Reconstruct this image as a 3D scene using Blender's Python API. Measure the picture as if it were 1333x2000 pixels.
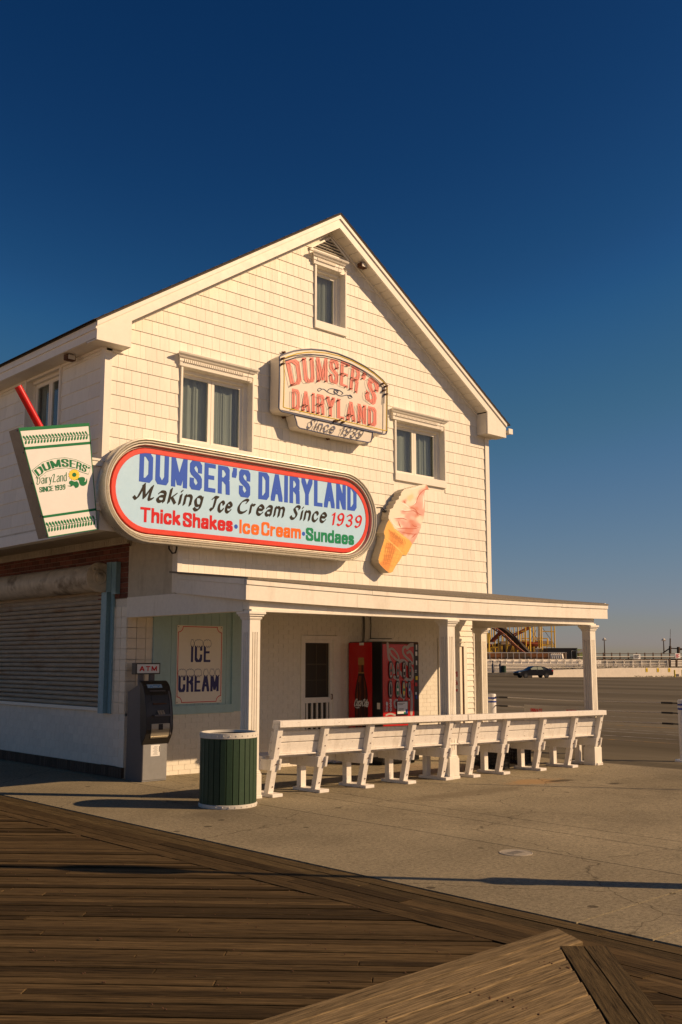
import bpy, bmesh, math, random
import numpy as np
from mathutils import Vector, Matrix
random.seed(7)
R = math.radians
for o in list(bpy.data.objects):
    bpy.data.objects.remove(o)
scn = bpy.context.scene
col = scn.collection

# ------------------------------------------------------------------ camera
CAM = Vector((-7.825, -12.954, 1.70))
HEAD, PITCH, FPX = 46.89, 8.35, 1958.0
cam = bpy.data.objects.new('camera', bpy.data.cameras.new('camera'))
col.objects.link(cam)
scn.camera = cam
cam.location = CAM
cam.rotation_euler = (R(90 + PITCH), 0, R(HEAD - 90))
cam.data.sensor_fit = 'VERTICAL'
cam.data.sensor_height = 36.0
cam.data.lens = FPX / 2000 * 36
cam.data.clip_start = 0.05
cam.data.clip_end = 4000

# ------------------------------------------------------------------ sky and sun
SUN = Vector((0.552, -0.679, 0.484)).normalized()
ELEV = math.asin(SUN.z)
AZ = math.atan2(SUN.x, SUN.y)            # clockwise from +Y
world = bpy.data.worlds.new('World')
scn.world = world
world.use_nodes = True
wn = world.node_tree.nodes
wl = world.node_tree.links
wn.clear()
sky = wn.new('ShaderNodeTexSky')
sky.sky_type = 'NISHITA'
sky.sun_disc = False
sky.sun_elevation = ELEV
sky.sun_rotation = AZ
sky.altitude = 0
sky.air_density = 1.0
sky.dust_density = 0.3
sky.ozone_density = 10.0
# clear deep-blue afternoon sky: one tone curve over the whole dome (deeper blue overhead, neutral horizon)
sc0 = wn.new('ShaderNodeVectorMath'); sc0.operation = 'SCALE'; sc0.inputs['Scale'].default_value = 0.05
crv = wn.new('ShaderNodeRGBCurve')
def setcurve(c, pts):
    c.points[0].location = pts[0]; c.points[1].location = pts[-1]
    for p in pts[1:-1]: c.points.new(*p)
setcurve(crv.mapping.curves[0], [(0, 0), (.0195, .004), (.028, .0125), (.0345, .028), (.063, .107), (.135, .258), (.24, .47), (.5, .9), (1, 1)])
setcurve(crv.mapping.curves[1], [(0, 0), (.0504, .030), (.0724, .066), (.0845, .1000), (.142, .192), (.191, .248), (.35, .38), (.6, .6), (1, .85)])
setcurve(crv.mapping.curves[2], [(0, 0), (.130, .104), (.176, .176), (.196, .222), (.225, .240), (.255, .290), (.40, .36), (1, .65)])
crv.mapping.extend = 'HORIZONTAL'
crv.mapping.update()
sc1 = wn.new('ShaderNodeVectorMath'); sc1.operation = 'SCALE'; sc1.inputs['Scale'].default_value = 10.0
bg = wn.new('ShaderNodeBackground')
bg.inputs['Strength'].default_value = 0.10
wo = wn.new('ShaderNodeOutputWorld')
wl.new(sky.outputs[0], sc0.inputs[0])
wl.new(sc0.outputs[0], crv.inputs['Color'])
wl.new(crv.outputs[0], sc1.inputs[0])
wl.new(sc1.outputs[0], bg.inputs[0])
wl.new(bg.outputs[0], wo.inputs[0])

sl = bpy.data.lights.new('sun', 'SUN')
sl.energy = 5.0
sl.angle = R(0.5)
sl.color = (1.0, 0.685, 0.40)
so = bpy.data.objects.new('sun', sl)
col.objects.link(so)
so.rotation_euler = SUN.to_track_quat('Z', 'Y').to_euler()
scn.view_settings.view_transform = 'Standard'
scn.view_settings.look = 'None'
scn.view_settings.gamma = 1.0
scn.view_settings.exposure = 0.0
scn.view_settings.use_curve_mapping = False

# ------------------------------------------------------------------ measuring helpers
_h, _p = R(HEAD), R(PITCH)
_F = Vector((math.cos(_h) * math.cos(_p), math.sin(_h) * math.cos(_p), math.sin(_p)))
_R = Vector((math.sin(_h), -math.cos(_h), 0))
_U = _R.cross(_F)
_HF = Vector((math.cos(_h), math.sin(_h), 0))


def ray(px, py):
    return _F * FPX + _R * (px - 666.5) + _U * (1000 - py)


def at_y(px, py, Y):
    d = ray(px, py); return CAM + d * ((Y - CAM.y) / d.y)


def at_x(px, py, X):
    d = ray(px, py); return CAM + d * ((X - CAM.x) / d.x)


def at_z(px, py, Z=0.0):
    d = ray(px, py); return CAM + d * ((Z - CAM.z) / d.z)


def at_d(px, py, D):
    d = ray(px, py); return CAM + d * (D / d.dot(_HF))


def gz(x, y=0):
    """height of the ground: flat boardwalk, pad falling gently to the lot"""
    if x < 0: return 0.0
    if x < 8.1: return -0.0157 * x
    if x < 130: return -0.1272 - 0.0062 * (x - 8.1)
    return -0.883


def on_lot(px, py):
    z = -0.15
    for _ in range(30):
        p = at_z(px, py, z); z = gz(p.x)
    return at_z(px, py, z)


# ------------------------------------------------------------------ materials
def nd(nt, t, **k):
    n = nt.nodes.new(t)
    for a, b in k.items(): setattr(n, a, b)
    return n


def mat(name, c, rough=0.6, var=0.0, vscale=6.0, c2=None, stain=0.0, bump=0.0, bscale=60.0, stretch=None,
        metal=0.0, piece=0.0, spec=0.4, thresh=(0.45, 0.65), sscale=3.0, coat=0.0, extra=None):
    m = bpy.data.materials.new(name)
    m.use_nodes = True
    nt = m.node_tree
    b = nt.nodes['Principled BSDF']
    b.inputs['Roughness'].default_value = rough
    b.inputs['Metallic'].default_value = metal
    b.inputs['Specular IOR Level'].default_value = spec
    b.inputs['Coat Weight'].default_value = coat
    L = nt.links
    tc = nd(nt, 'ShaderNodeTexCoord')
    mp = nd(nt, 'ShaderNodeMapping')
    L.new(tc.outputs['Object'], mp.inputs['Vector'])
    if stretch: mp.inputs['Scale'].default_value = stretch
    oi = nd(nt, 'ShaderNodeObjectInfo')
    isl = nd(nt, 'ShaderNodeNewGeometry')
    add = nd(nt, 'ShaderNodeMath', operation='ADD')
    L.new(oi.outputs['Random'], add.inputs[0]); L.new(isl.outputs['Random Per Island'], add.inputs[1])
    fr = nd(nt, 'ShaderNodeMath', operation='FRACT'); L.new(add.outputs[0], fr.inputs[0])
    off = nd(nt, 'ShaderNodeMath', operation='MULTIPLY'); L.new(fr.outputs[0], off.inputs[0]); off.inputs[1].default_value = 40 if piece else 0
    cx = nd(nt, 'ShaderNodeCombineXYZ')
    for i in range(3): L.new(off.outputs[0], cx.inputs[i])
    L.new(cx.outputs[0], mp.inputs['Location'])
    colr = nd(nt, 'ShaderNodeRGB'); colr.outputs[0].default_value = (*c, 1)
    cur = colr.outputs[0]

    def noise(sc, det=6.0, rgh=0.6):
        n = nd(nt, 'ShaderNodeTexNoise'); n.inputs['Scale'].default_value = sc
        n.inputs['Detail'].default_value = det; n.inputs['Roughness'].default_value = rgh
        L.new(mp.outputs[0], n.inputs['Vector']); return n
    if c2 is not None:
        n = noise(vscale)
        r = nd(nt, 'ShaderNodeMapRange'); r.inputs['From Min'].default_value = thresh[0]; r.inputs['From Max'].default_value = thresh[1]
        L.new(n.outputs['Fac'], r.inputs['Value'])
        mx = nd(nt, 'ShaderNodeMix', data_type='RGBA'); L.new(r.outputs[0], mx.inputs['Factor'])
        L.new(cur, mx.inputs['A']); mx.inputs['B'].default_value = (*c2, 1); cur = mx.outputs['Result']
    if var:
        n = noise(vscale * 2.7, 8.0, 0.65)
        r = nd(nt, 'ShaderNodeMapRange'); r.inputs['From Min'].default_value = 0.3; r.inputs['From Max'].default_value = 0.7
        r.inputs['To Min'].default_value = 1 - var; r.inputs['To Max'].default_value = 1 + var
        L.new(n.outputs['Fac'], r.inputs['Value'])
        mx = nd(nt, 'ShaderNodeVectorMath', operation='SCALE'); L.new(cur, mx.inputs[0]); L.new(r.outputs[0], mx.inputs['Scale']); cur = mx.outputs[0]
    if piece:
        r = nd(nt, 'ShaderNodeMapRange'); r.inputs['To Min'].default_value = 1 - piece; r.inputs['To Max'].default_value = 1 + piece
        L.new(fr.outputs[0], r.inputs['Value'])
        mx = nd(nt, 'ShaderNodeVectorMath', operation='SCALE'); L.new(cur, mx.inputs[0]); L.new(r.outputs[0], mx.inputs['Scale']); cur = mx.outputs[0]
    if stain:
        mp2 = nd(nt, 'ShaderNodeMapping'); L.new(tc.outputs['Object'], mp2.inputs['Vector']); mp2.inputs['Scale'].default_value = (sscale * 2.2, sscale * 2.2, sscale * .5)
        n = nd(nt, 'ShaderNodeTexNoise'); n.inputs['Scale'].default_value = 1.0; n.inputs['Detail'].default_value = 9
        n.inputs['Roughness'].default_value = 0.7; L.new(mp2.outputs[0], n.inputs['Vector'])
        r = nd(nt, 'ShaderNodeMapRange'); r.inputs['From Min'].default_value = 0.52; r.inputs['From Max'].default_value = 0.75
        r.inputs['To Max'].default_value = stain
        L.new(n.outputs['Fac'], r.inputs['Value'])
        mx = nd(nt, 'ShaderNodeMix', data_type='RGBA'); L.new(r.outputs[0], mx.inputs['Factor'])
        L.new(cur, mx.inputs['A']); mx.inputs['B'].default_value = (c[0] * .42, c[1] * .36, c[2] * .27, 1); cur = mx.outputs['Result']
    if extra: cur = extra(nt, L, tc, mp, cur)
    L.new(cur, b.inputs['Base Color'])
    if bump:
        n = noise(bscale, 8.0, 0.7)
        bp = nd(nt, 'ShaderNodeBump'); bp.inputs['Strength'].default_value = bump; bp.inputs['Distance'].default_value = 0.01
        L.new(n.outputs['Fac'], bp.inputs['Height']); L.new(bp.outputs[0], b.inputs['Normal'])
    if var or stain:
        n = noise(vscale * 1.3, 5)
        r = nd(nt, 'ShaderNodeMapRange'); r.inputs['To Min'].default_value = max(0.05, rough - .15); r.inputs['To Max'].default_value = min(1, rough + .15)
        L.new(n.outputs['Fac'], r.inputs['Value']); L.new(r.outputs[0], b.inputs['Roughness'])
    return m


def speckle(nt, L, tc, mp, cur):          # exposed aggregate and gum spots on the concrete
    geo = nd(nt, 'ShaderNodeNewGeometry')
    n = nd(nt, 'ShaderNodeTexNoise'); n.inputs['Scale'].default_value = 26; n.inputs['Detail'].default_value = 8; n.inputs['Roughness'].default_value = .95
    L.new(geo.outputs['Position'], n.inputs['Vector'])
    r = nd(nt, 'ShaderNodeMapRange'); r.inputs['From Min'].default_value = .36; r.inputs['From Max'].default_value = .64
    r.inputs['To Min'].default_value = .35; r.inputs['To Max'].default_value = 1.55
    L.new(n.outputs['Fac'], r.inputs['Value'])
    s = nd(nt, 'ShaderNodeVectorMath', operation='SCALE'); L.new(cur, s.inputs[0]); L.new(r.outputs[0], s.inputs['Scale'])
    v = nd(nt, 'ShaderNodeTexVoronoi'); v.inputs['Scale'].default_value = 2.6; L.new(geo.outputs['Position'], v.inputs['Vector'])
    sc = nd(nt, 'ShaderNodeSeparateColor'); L.new(v.outputs['Color'], sc.inputs[0])
    rr = nd(nt, 'ShaderNodeMapRange'); rr.inputs['From Min'].default_value = 0; rr.inputs['From Max'].default_value = 1; rr.inputs['To Min'].default_value = -.06; rr.inputs['To Max'].default_value = .12
    L.new(sc.outputs[0], rr.inputs['Value'])
    lt = nd(nt, 'ShaderNodeMath', operation='LESS_THAN'); L.new(v.outputs['Distance'], lt.inputs[0]); L.new(rr.outputs[0], lt.inputs[1])
    fac = nd(nt, 'ShaderNodeMath', operation='MULTIPLY'); L.new(lt.outputs[0], fac.inputs[0]); fac.inputs[1].default_value = .7
    mx = nd(nt, 'ShaderNodeMix', data_type='RGBA'); L.new(fac.outputs[0], mx.inputs['Factor']); L.new(s.outputs[0], mx.inputs['A'])
    mx.inputs['B'].default_value = (.045, .035, .025, 1)
    # big soft stains
    n2 = nd(nt, 'ShaderNodeTexNoise'); n2.inputs['Scale'].default_value = .55; n2.inputs['Detail'].default_value = 7; n2.inputs['Roughness'].default_value = .62
    L.new(geo.outputs['Position'], n2.inputs['Vector'])
    r2 = nd(nt, 'ShaderNodeMapRange'); r2.inputs['From Min'].default_value = .3; r2.inputs['From Max'].default_value = .7
    r2.inputs['To Min'].default_value = .72; r2.inputs['To Max'].default_value = 1.22
    L.new(n2.outputs['Fac'], r2.inputs['Value'])
    s2 = nd(nt, 'ShaderNodeVectorMath', operation='SCALE'); L.new(mx.outputs['Result'], s2.inputs[0]); L.new(r2.outputs[0], s2.inputs['Scale'])
    cur2 = s2.outputs[0]
    for (cx_, cy_, rx_, ry_, c_, f_) in ((4.55, -3.9, .60, .33, (.40, .25, .11), .7), (4.95, -4.05, .35, .12, (.05, .04, .03), .8), (5.3, -4.75, .16, .09, (.05, .04, .03), .85),
                                         (-.55, -9.6, 1.1, .5, (.14, .12, .10), .45), (-.9, -3.6, .5, .3, (.12, .10, .07), .4), (2.6, -4.2, 1.3, .25, (.14, .11, .07), .45), (6.5, -5.2, 1.8, .9, (.13, .11, .07), .45)):
        sb_ = nd(nt, 'ShaderNodeVectorMath', operation='SUBTRACT'); L.new(geo.outputs['Position'], sb_.inputs[0]); sb_.inputs[1].default_value = (cx_, cy_, 0)
        dv_ = nd(nt, 'ShaderNodeVectorMath', operation='MULTIPLY'); L.new(sb_.outputs[0], dv_.inputs[0]); dv_.inputs[1].default_value = (1 / rx_, 1 / ry_, 0)
        ln_ = nd(nt, 'ShaderNodeVectorMath', operation='LENGTH'); L.new(dv_.outputs[0], ln_.inputs[0])
        n3 = nd(nt, 'ShaderNodeTexNoise'); n3.inputs['Scale'].default_value = 6; n3.inputs['Detail'].default_value = 8; n3.inputs['Roughness'].default_value = .7; L.new(geo.outputs['Position'], n3.inputs['Vector'])
        ad_ = nd(nt, 'ShaderNodeMath', operation='MULTIPLY_ADD'); L.new(n3.outputs['Fac'], ad_.inputs[0]); ad_.inputs[1].default_value = 2.0; L.new(ln_.outputs['Value'], ad_.inputs[2])
        mr_ = nd(nt, 'ShaderNodeMapRange'); mr_.inputs['From Min'].default_value = 2.1; mr_.inputs['From Max'].default_value = 1.5; mr_.inputs['To Max'].default_value = f_; L.new(ad_.outputs[0], mr_.inputs['Value'])
        m3 = nd(nt, 'ShaderNodeMix', data_type='RGBA'); L.new(mr_.outputs[0], m3.inputs['Factor']); L.new(cur2, m3.inputs['A']); m3.inputs['B'].default_value = (*c_, 1); cur2 = m3.outputs['Result']
    # hairline cracks
    vr = nd(nt, 'ShaderNodeTexVoronoi', feature='DISTANCE_TO_EDGE'); vr.inputs['Scale'].default_value = .33
    nw_ = nd(nt, 'ShaderNodeTexNoise'); nw_.inputs['Scale'].default_value = 2.5; nw_.inputs['Detail'].default_value = 8; L.new(geo.outputs['Position'], nw_.inputs['Vector'])
    va = nd(nt, 'ShaderNodeVectorMath', operation='MULTIPLY_ADD'); L.new(nw_.outputs['Color'], va.inputs[0]); va.inputs[1].default_value = (.5, .5, 0); L.new(geo.outputs['Position'], va.inputs[2]); L.new(va.outputs[0], vr.inputs['Vector'])
    mc = nd(nt, 'ShaderNodeMapRange'); mc.inputs['From Min'].default_value = .0035; mc.inputs['From Max'].default_value = .001; mc.inputs['To Max'].default_value = .55; L.new(vr.outputs['Distance'], mc.inputs['Value'])
    m4 = nd(nt, 'ShaderNodeMix', data_type='RGBA'); L.new(mc.outputs[0], m4.inputs['Factor']); L.new(cur2, m4.inputs['A']); m4.inputs['B'].default_value = (.04, .03, .02, 1)
    return m4.outputs['Result']


def knots(nt, L, tc, mp, cur):            # wood: strong grain, pale worn streaks
    w = nd(nt, 'ShaderNodeMapping'); L.new(mp.outputs[0], w.inputs['Vector']); w.inputs['Scale'].default_value = (3.2, 85, 85)
    n = nd(nt, 'ShaderNodeTexNoise'); n.inputs['Scale'].default_value = 1.0; n.inputs['Detail'].default_value = 9; n.inputs['Roughness'].default_value = .72
    n.inputs['Distortion'].default_value = .6
    L.new(w.outputs[0], n.inputs['Vector'])
    r = nd(nt, 'ShaderNodeMapRange'); r.inputs['From Min'].default_value = .34; r.inputs['From Max'].default_value = .66
    r.inputs['To Min'].default_value = .25; r.inputs['To Max'].default_value = 2.0
    L.new(n.outputs['Fac'], r.inputs['Value'])
    s = nd(nt, 'ShaderNodeVectorMath', operation='SCALE'); L.new(cur, s.inputs[0]); L.new(r.outputs[0], s.inputs['Scale'])
    w2 = nd(nt, 'ShaderNodeMapping'); L.new(mp.outputs[0], w2.inputs['Vector']); w2.inputs['Scale'].default_value = (5.0, 34, 34); w2.inputs['Location'].default_value = (7, 3, 1)
    n2 = nd(nt, 'ShaderNodeTexNoise'); n2.inputs['Scale'].default_value = 1.0; n2.inputs['Detail'].default_value = 4
    L.new(w2.outputs[0], n2.inputs['Vector'])
    r2 = nd(nt, 'ShaderNodeMapRange'); r2.inputs['From Min'].default_value = .68; r2.inputs['From Max'].default_value = .76; r2.inputs['To Max'].default_value = .6
    L.new(n2.outputs['Fac'], r2.inputs['Value'])
    mx = nd(nt, 'ShaderNodeMix', data_type='RGBA'); L.new(r2.outputs[0], mx.inputs['Factor']); L.new(s.outputs[0], mx.inputs['A'])
    mx.inputs['B'].default_value = (.17, .125, .062, 1)
    return mx.outputs['Result']


M = {}
M['siding'] = mat('siding', (.82, .78, .68), .5, var=.035, vscale=9, piece=.05, bump=.12, bscale=40, stretch=(1, 1, .12), stain=.20, sscale=1.3, spec=.18)
M['trim'] = mat('trim', (.84, .80, .71), .42, var=.03, vscale=5, stain=.12, spec=.18)
M['porch'] = mat('porch_paint', (.83, .79, .70), .45, var=.05, vscale=6, stain=.30, sscale=2, spec=.18)
M['bench'] = mat('bench_paint', (.80, .765, .71), .55, c2=(.36, .28, .19), vscale=26, thresh=(.66, .70), var=.08, stain=.45, bump=.35, bscale=30, sscale=5, piece=.04, stretch=(.35, 1, 1))
M['panel'] = mat('panel_plywood', (.55, .50, .40), .6, var=.10, vscale=3, stain=.5, sscale=1.5, spec=.18)
M['brickw'] = mat('painted_brick', (.79, .745, .64), .6, var=.06, vscale=12, piece=.02, bump=.25, bscale=50, stain=.25, spec=.18)
M['brickr'] = mat('red_brick', (.16, .055, .035), .85, var=.25, vscale=20, piece=.3, bump=.5, bscale=60)
M['mortar'] = mat('mortar', (.30, .26, .20), .9, var=.15, vscale=20)
M['mortarw'] = mat('painted_mortar', (.74, .70, .60), .8, var=.1, vscale=20)
M['soldier'] = mat('base_brick', (.10, .065, .045), .85, var=.25, vscale=15, piece=.25, bump=.5, bscale=60, spec=.18)
M['tile'] = mat('glazed_tile', (.74, .67, .54), .22, var=.05, vscale=4, piece=.07, stain=.2)
M['block'] = mat('painted_block', (.80, .72, .61), .55, var=.05, vscale=5, piece=.035, bump=.15, bscale=40, stain=.3, spec=.18)
M['blue'] = mat('blue_paint', (.38, .55, .55), .45, var=.05, vscale=6, stain=.15)
M['bluer'] = mat('blue_rail', (.22, .38, .44), .4, var=.10, vscale=8, stain=.35)
M['shutter'] = mat('shutter_metal', (.46, .385, .285), .5, c2=(.34, .21, .11), vscale=2.5, thresh=(.55, .72), var=.22, metal=0, stretch=(1, .35, 3), stain=.4, spec=.18)
M['hood'] = mat('hood_metal', (.58, .50, .38), .55, c2=(.13, .09, .05), vscale=2.2, thresh=(.52, .68), var=.15, stretch=(1, 1, 1.4), stain=.6)
M['roof'] = mat('asphalt_roof', (.07, .06, .05), .95, var=.3, vscale=30, bump=.5, bscale=80)
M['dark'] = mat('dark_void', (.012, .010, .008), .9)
M['louver'] = mat('louver_paint', (.60, .56, .48), .5, var=.05)
M['soffit'] = mat('soffit_panel', (.72, .67, .57), .5, var=.04, piece=.03)
M['signframe'] = mat('sign_frame', (.62, .58, .48), .30, var=.08, vscale=6, metal=.25)
M['signred'] = mat('sign_red', (.72, .045, .02), .35, var=.04)
M['signblue'] = mat('sign_face_blue', (.46, .72, .95), .35, var=.02)
M['tblue'] = mat('letter_blue', (.035, .115, .60), .5, spec=.15)
M['tdark'] = mat('letter_charcoal', (.022, .018, .013), .5, spec=.15)
M['tred'] = mat('letter_red', (.62, .012, .02), .5, spec=.15)
M['torange'] = mat('letter_orange', (.85, .17, .02), .5, spec=.15)
M['tgreen'] = mat('letter_green', (.005, .25, .11), .5, spec=.15)
M['cream'] = mat('sign_cream', (.84, .78, .66), .35, var=.02)
M['neonface'] = mat('neon_face', (.70, .65, .56), .35, var=.03)
M['neonpink'] = mat('neon_pink', (.74, .17, .13), .45, var=.06, vscale=20)
M['neonblue'] = mat('neon_blue_line', (.05, .07, .16), .4)
M['tube'] = mat('glass_tube', (.30, .25, .18), .2)
M['tubey'] = mat('yellow_tube', (.75, .55, .06), .25)
M['tubered'] = mat('red_tube', (.20, .025, .015), .25)
M['rust'] = mat('rusty_metal', (.10, .045, .02), .8, var=.3, vscale=30)
M['cupwhite'] = mat('cup_white', (.78, .78, .76), .35, var=.02)
M['cupgreen'] = mat('cup_green', (.004, .17, .06), .5, spec=.15)
M['cupside'] = mat('cup_side_metal', (.30, .25, .19), .55, var=.1, vscale=5, stain=.4)
M['straw'] = mat('straw_red', (.62, .012, .012), .22, coat=.3)
M['yellow'] = mat('petal_yellow', (.85, .62, .02), .4)
M['black'] = mat('black_plastic', (.018, .017, .017), .35, var=.1)
M['atmgrey'] = mat('atm_grey', (.27, .275, .28), .38, var=.05, metal=.2)
M['atmside'] = mat('atm_side', (.11, .10, .10), .4, var=.05)
M['atmsilver'] = mat('atm_silver', (.42, .38, .30), .3, metal=.5)
M['atmscreen'] = mat('atm_label_blue', (.35, .50, .62), .3)
M['paper'] = mat('paper_label', (.80, .80, .78), .5)
M['canslat'] = mat('green_slat', (.028, .060, .030), .5, var=.12, vscale=8, piece=.14, bump=.1, bscale=80)
M['canrim'] = mat('can_rim', (.66, .63, .56), .45, var=.06, stain=.25)
M['vred'] = mat('vending_red', (.50, .012, .012), .25, coat=.2)
M['vblack'] = mat('vending_black', (.012, .012, .012), .3)
M['vsilver'] = mat('vending_silver', (.42, .36, .33), .35)
M['wire'] = mat('cable_dark', (.03, .027, .024), .5)
M['wiregrey'] = mat('cable_grey', (.60, .56, .50), .4, metal=.4)
M['brass'] = mat('brass_plate', (.45, .26, .04), .35, metal=.6)
M['crate'] = mat('crate_black', (.015, .015, .015), .45)
M['concrete'] = mat('pad_concrete', (.290, .248, .165), .9, spec=.10, bump=.25, bscale=120, extra=speckle, piece=.06)
M['asphalt'] = mat('lot_asphalt', (.180, .156, .108), .95, spec=.08, c2=(.095, .079, .050), vscale=.12, thresh=(.4, .65), var=.18, bump=.3, bscale=70, stretch=(1, .18, 1))
M['plank'] = mat('weathered_plank', (.066, .044, .020), .85, spec=.08, piece=.5, extra=knots, bump=.5, bscale=1.0)
M['plankl'] = mat('pale_plank', (.175, .127, .066), .8, spec=.08, piece=.14, extra=knots, bump=.35)
M['plankd'] = mat('dark_plank', (.074, .052, .024), .85, spec=.08, piece=.22, extra=knots, bump=.6)
M['under'] = mat('under_deck', (.01, .008, .006), .95)
M['line'] = mat('worn_paint_line', (.36, .33, .28), .8, c2=(.13, .11, .085), vscale=4, thresh=(.42, .62))
M['liney'] = mat('worn_yellow_line', (.36, .22, .05), .8, c2=(.14, .11, .08), vscale=4, thresh=(.40, .60))
M['farwall'] = mat('barrier_concrete', (.80, .72, .60), .8, var=.08, vscale=.8)
M['farwhite'] = mat('white_railing', (.80, .74, .64), .6, var=.06)
M['farwood'] = mat('pier_wood', (.085, .05, .03), .85, var=.2)
M['coasty'] = mat('coaster_yellow', (.80, .50, .05), .5)
M['coastr'] = mat('coaster_red', (.30, .07, .03), .5)
M['coastd'] = mat('coaster_dark', (.05, .03, .02), .7)
M['coastp'] = mat('platform_cream', (.55, .42, .30), .7, var=.1)
M['shed'] = mat('shed_brown', (.085, .07, .055), .8, var=.1)
M['graf'] = mat('painted_panel', (.42, .50, .16), .6, c2=(.5, .46, .48), vscale=1.2, thresh=(.45, .55))
M['rock'] = mat('rubble', (.16, .14, .085), .9, var=.3, vscale=2)
M['carpaint'] = mat('car_paint', (.004, .004, .006), .3, coat=.25)
M['carglass'] = mat('car_glass', (.05, .06, .06), .05)
M['carsee'] = mat('car_window_seen_through', (.30, .33, .26), .2)
M['rubber'] = mat('rubber', (.015, .015, .015), .8)
M['rim'] = mat('wheel_rim', (.16, .16, .16), .4, metal=.7)
M['taill'] = mat('tail_light', (.5, .02, .02), .2)
M['pole'] = mat('pole_metal', (.25, .25, .24), .4, metal=.6)
M['bollard'] = mat('bollard_white', (.72, .70, .66), .4, var=.04, stain=.15)
M['bluestripe'] = mat('blue_band', (.02, .05, .30), .4)
M['drain'] = mat('drain_cover', (.36, .32, .25), .6, var=.15, vscale=30)
M['curtain'] = mat('curtain', (.62, .62, .56), .8, var=.08, vscale=3, stretch=(3, 3, .2))
M['weed'] = mat('dry_weed', (.12, .11, .03), .9)


def glass_mat():
    m = bpy.data.materials.new('window_glass'); m.use_nodes = True
    nt = m.node_tree; nt.nodes.clear(); L = nt.links
    o = nt.nodes.new('ShaderNodeOutputMaterial'); mix = nt.nodes.new('ShaderNodeMixShader')
    t = nt.nodes.new('ShaderNodeBsdfTransparent'); t.inputs[0].default_value = (.72, .76, .76, 1)
    g = nt.nodes.new('ShaderNodeBsdfGlossy'); g.inputs['Roughness'].default_value = .03; g.inputs[0].default_value = (.9, .95, 1, 1)
    f = nt.nodes.new('ShaderNodeFresnel'); f.inputs[0].default_value = 1.75
    ge = nt.nodes.new('ShaderNodeNewGeometry'); iv = nt.nodes.new('ShaderNodeMath'); iv.operation = 'SUBTRACT'; iv.inputs[0].default_value = 1.0; L.new(ge.outputs['Backfacing'], iv.inputs[1])
    mu = nt.nodes.new('ShaderNodeMath'); mu.operation = 'MULTIPLY'; L.new(f.outputs[0], mu.inputs[0]); L.new(iv.outputs[0], mu.inputs[1])
    L.new(mu.outputs[0], mix.inputs[0]); L.new(t.outputs[0], mix.inputs[1]); L.new(g.outputs[0], mix.inputs[2]); L.new(mix.outputs[0], o.inputs[0])
    return m


M['glass'] = glass_mat()


# ------------------------------------------------------------------ object helpers
def tag(o, label=None, cat=None, group=None, kind=None):
    if label: o['label'] = label
    if cat: o['category'] = cat
    if group: o['group'] = group
    if kind: o['kind'] = kind
    return o


def empty(name, loc, label=None, cat=None, group=None, kind=None, parent=None):
    o = bpy.data.objects.new(name, None); col.objects.link(o)
    o.empty_display_size = .1
    o.location = loc
    tag(o, label, cat, group, kind)
    if parent: setpar(o, parent)
    return o


def worldloc(o):
    p = Vector(o.location)
    return p + (worldloc(o.parent) if o.parent and o.get('_abs') is None else Vector())


def setpar(o, parent):
    o.parent = parent
    L = Vector(); p = parent
    while p is not None:
        L += Vector(p.location) + p.matrix_parent_inverse.translation
        p = p.parent
    o.matrix_parent_inverse = Matrix.Translation(-L)


def link(name, me, parent=None, m=None, loc=None, rot=None, smooth=False):
    if m is not None and not me.materials:
        me.materials.append(M[m] if isinstance(m, str) else m)
    o = bpy.data.objects.new(name, me); col.objects.link(o)
    if loc is not None: o.location = loc
    if rot is not None: o.rotation_euler = rot
    if parent is not None: setpar(o, parent)
    if smooth:
        for p in me.polygons: p.use_smooth = True
    return o


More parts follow.
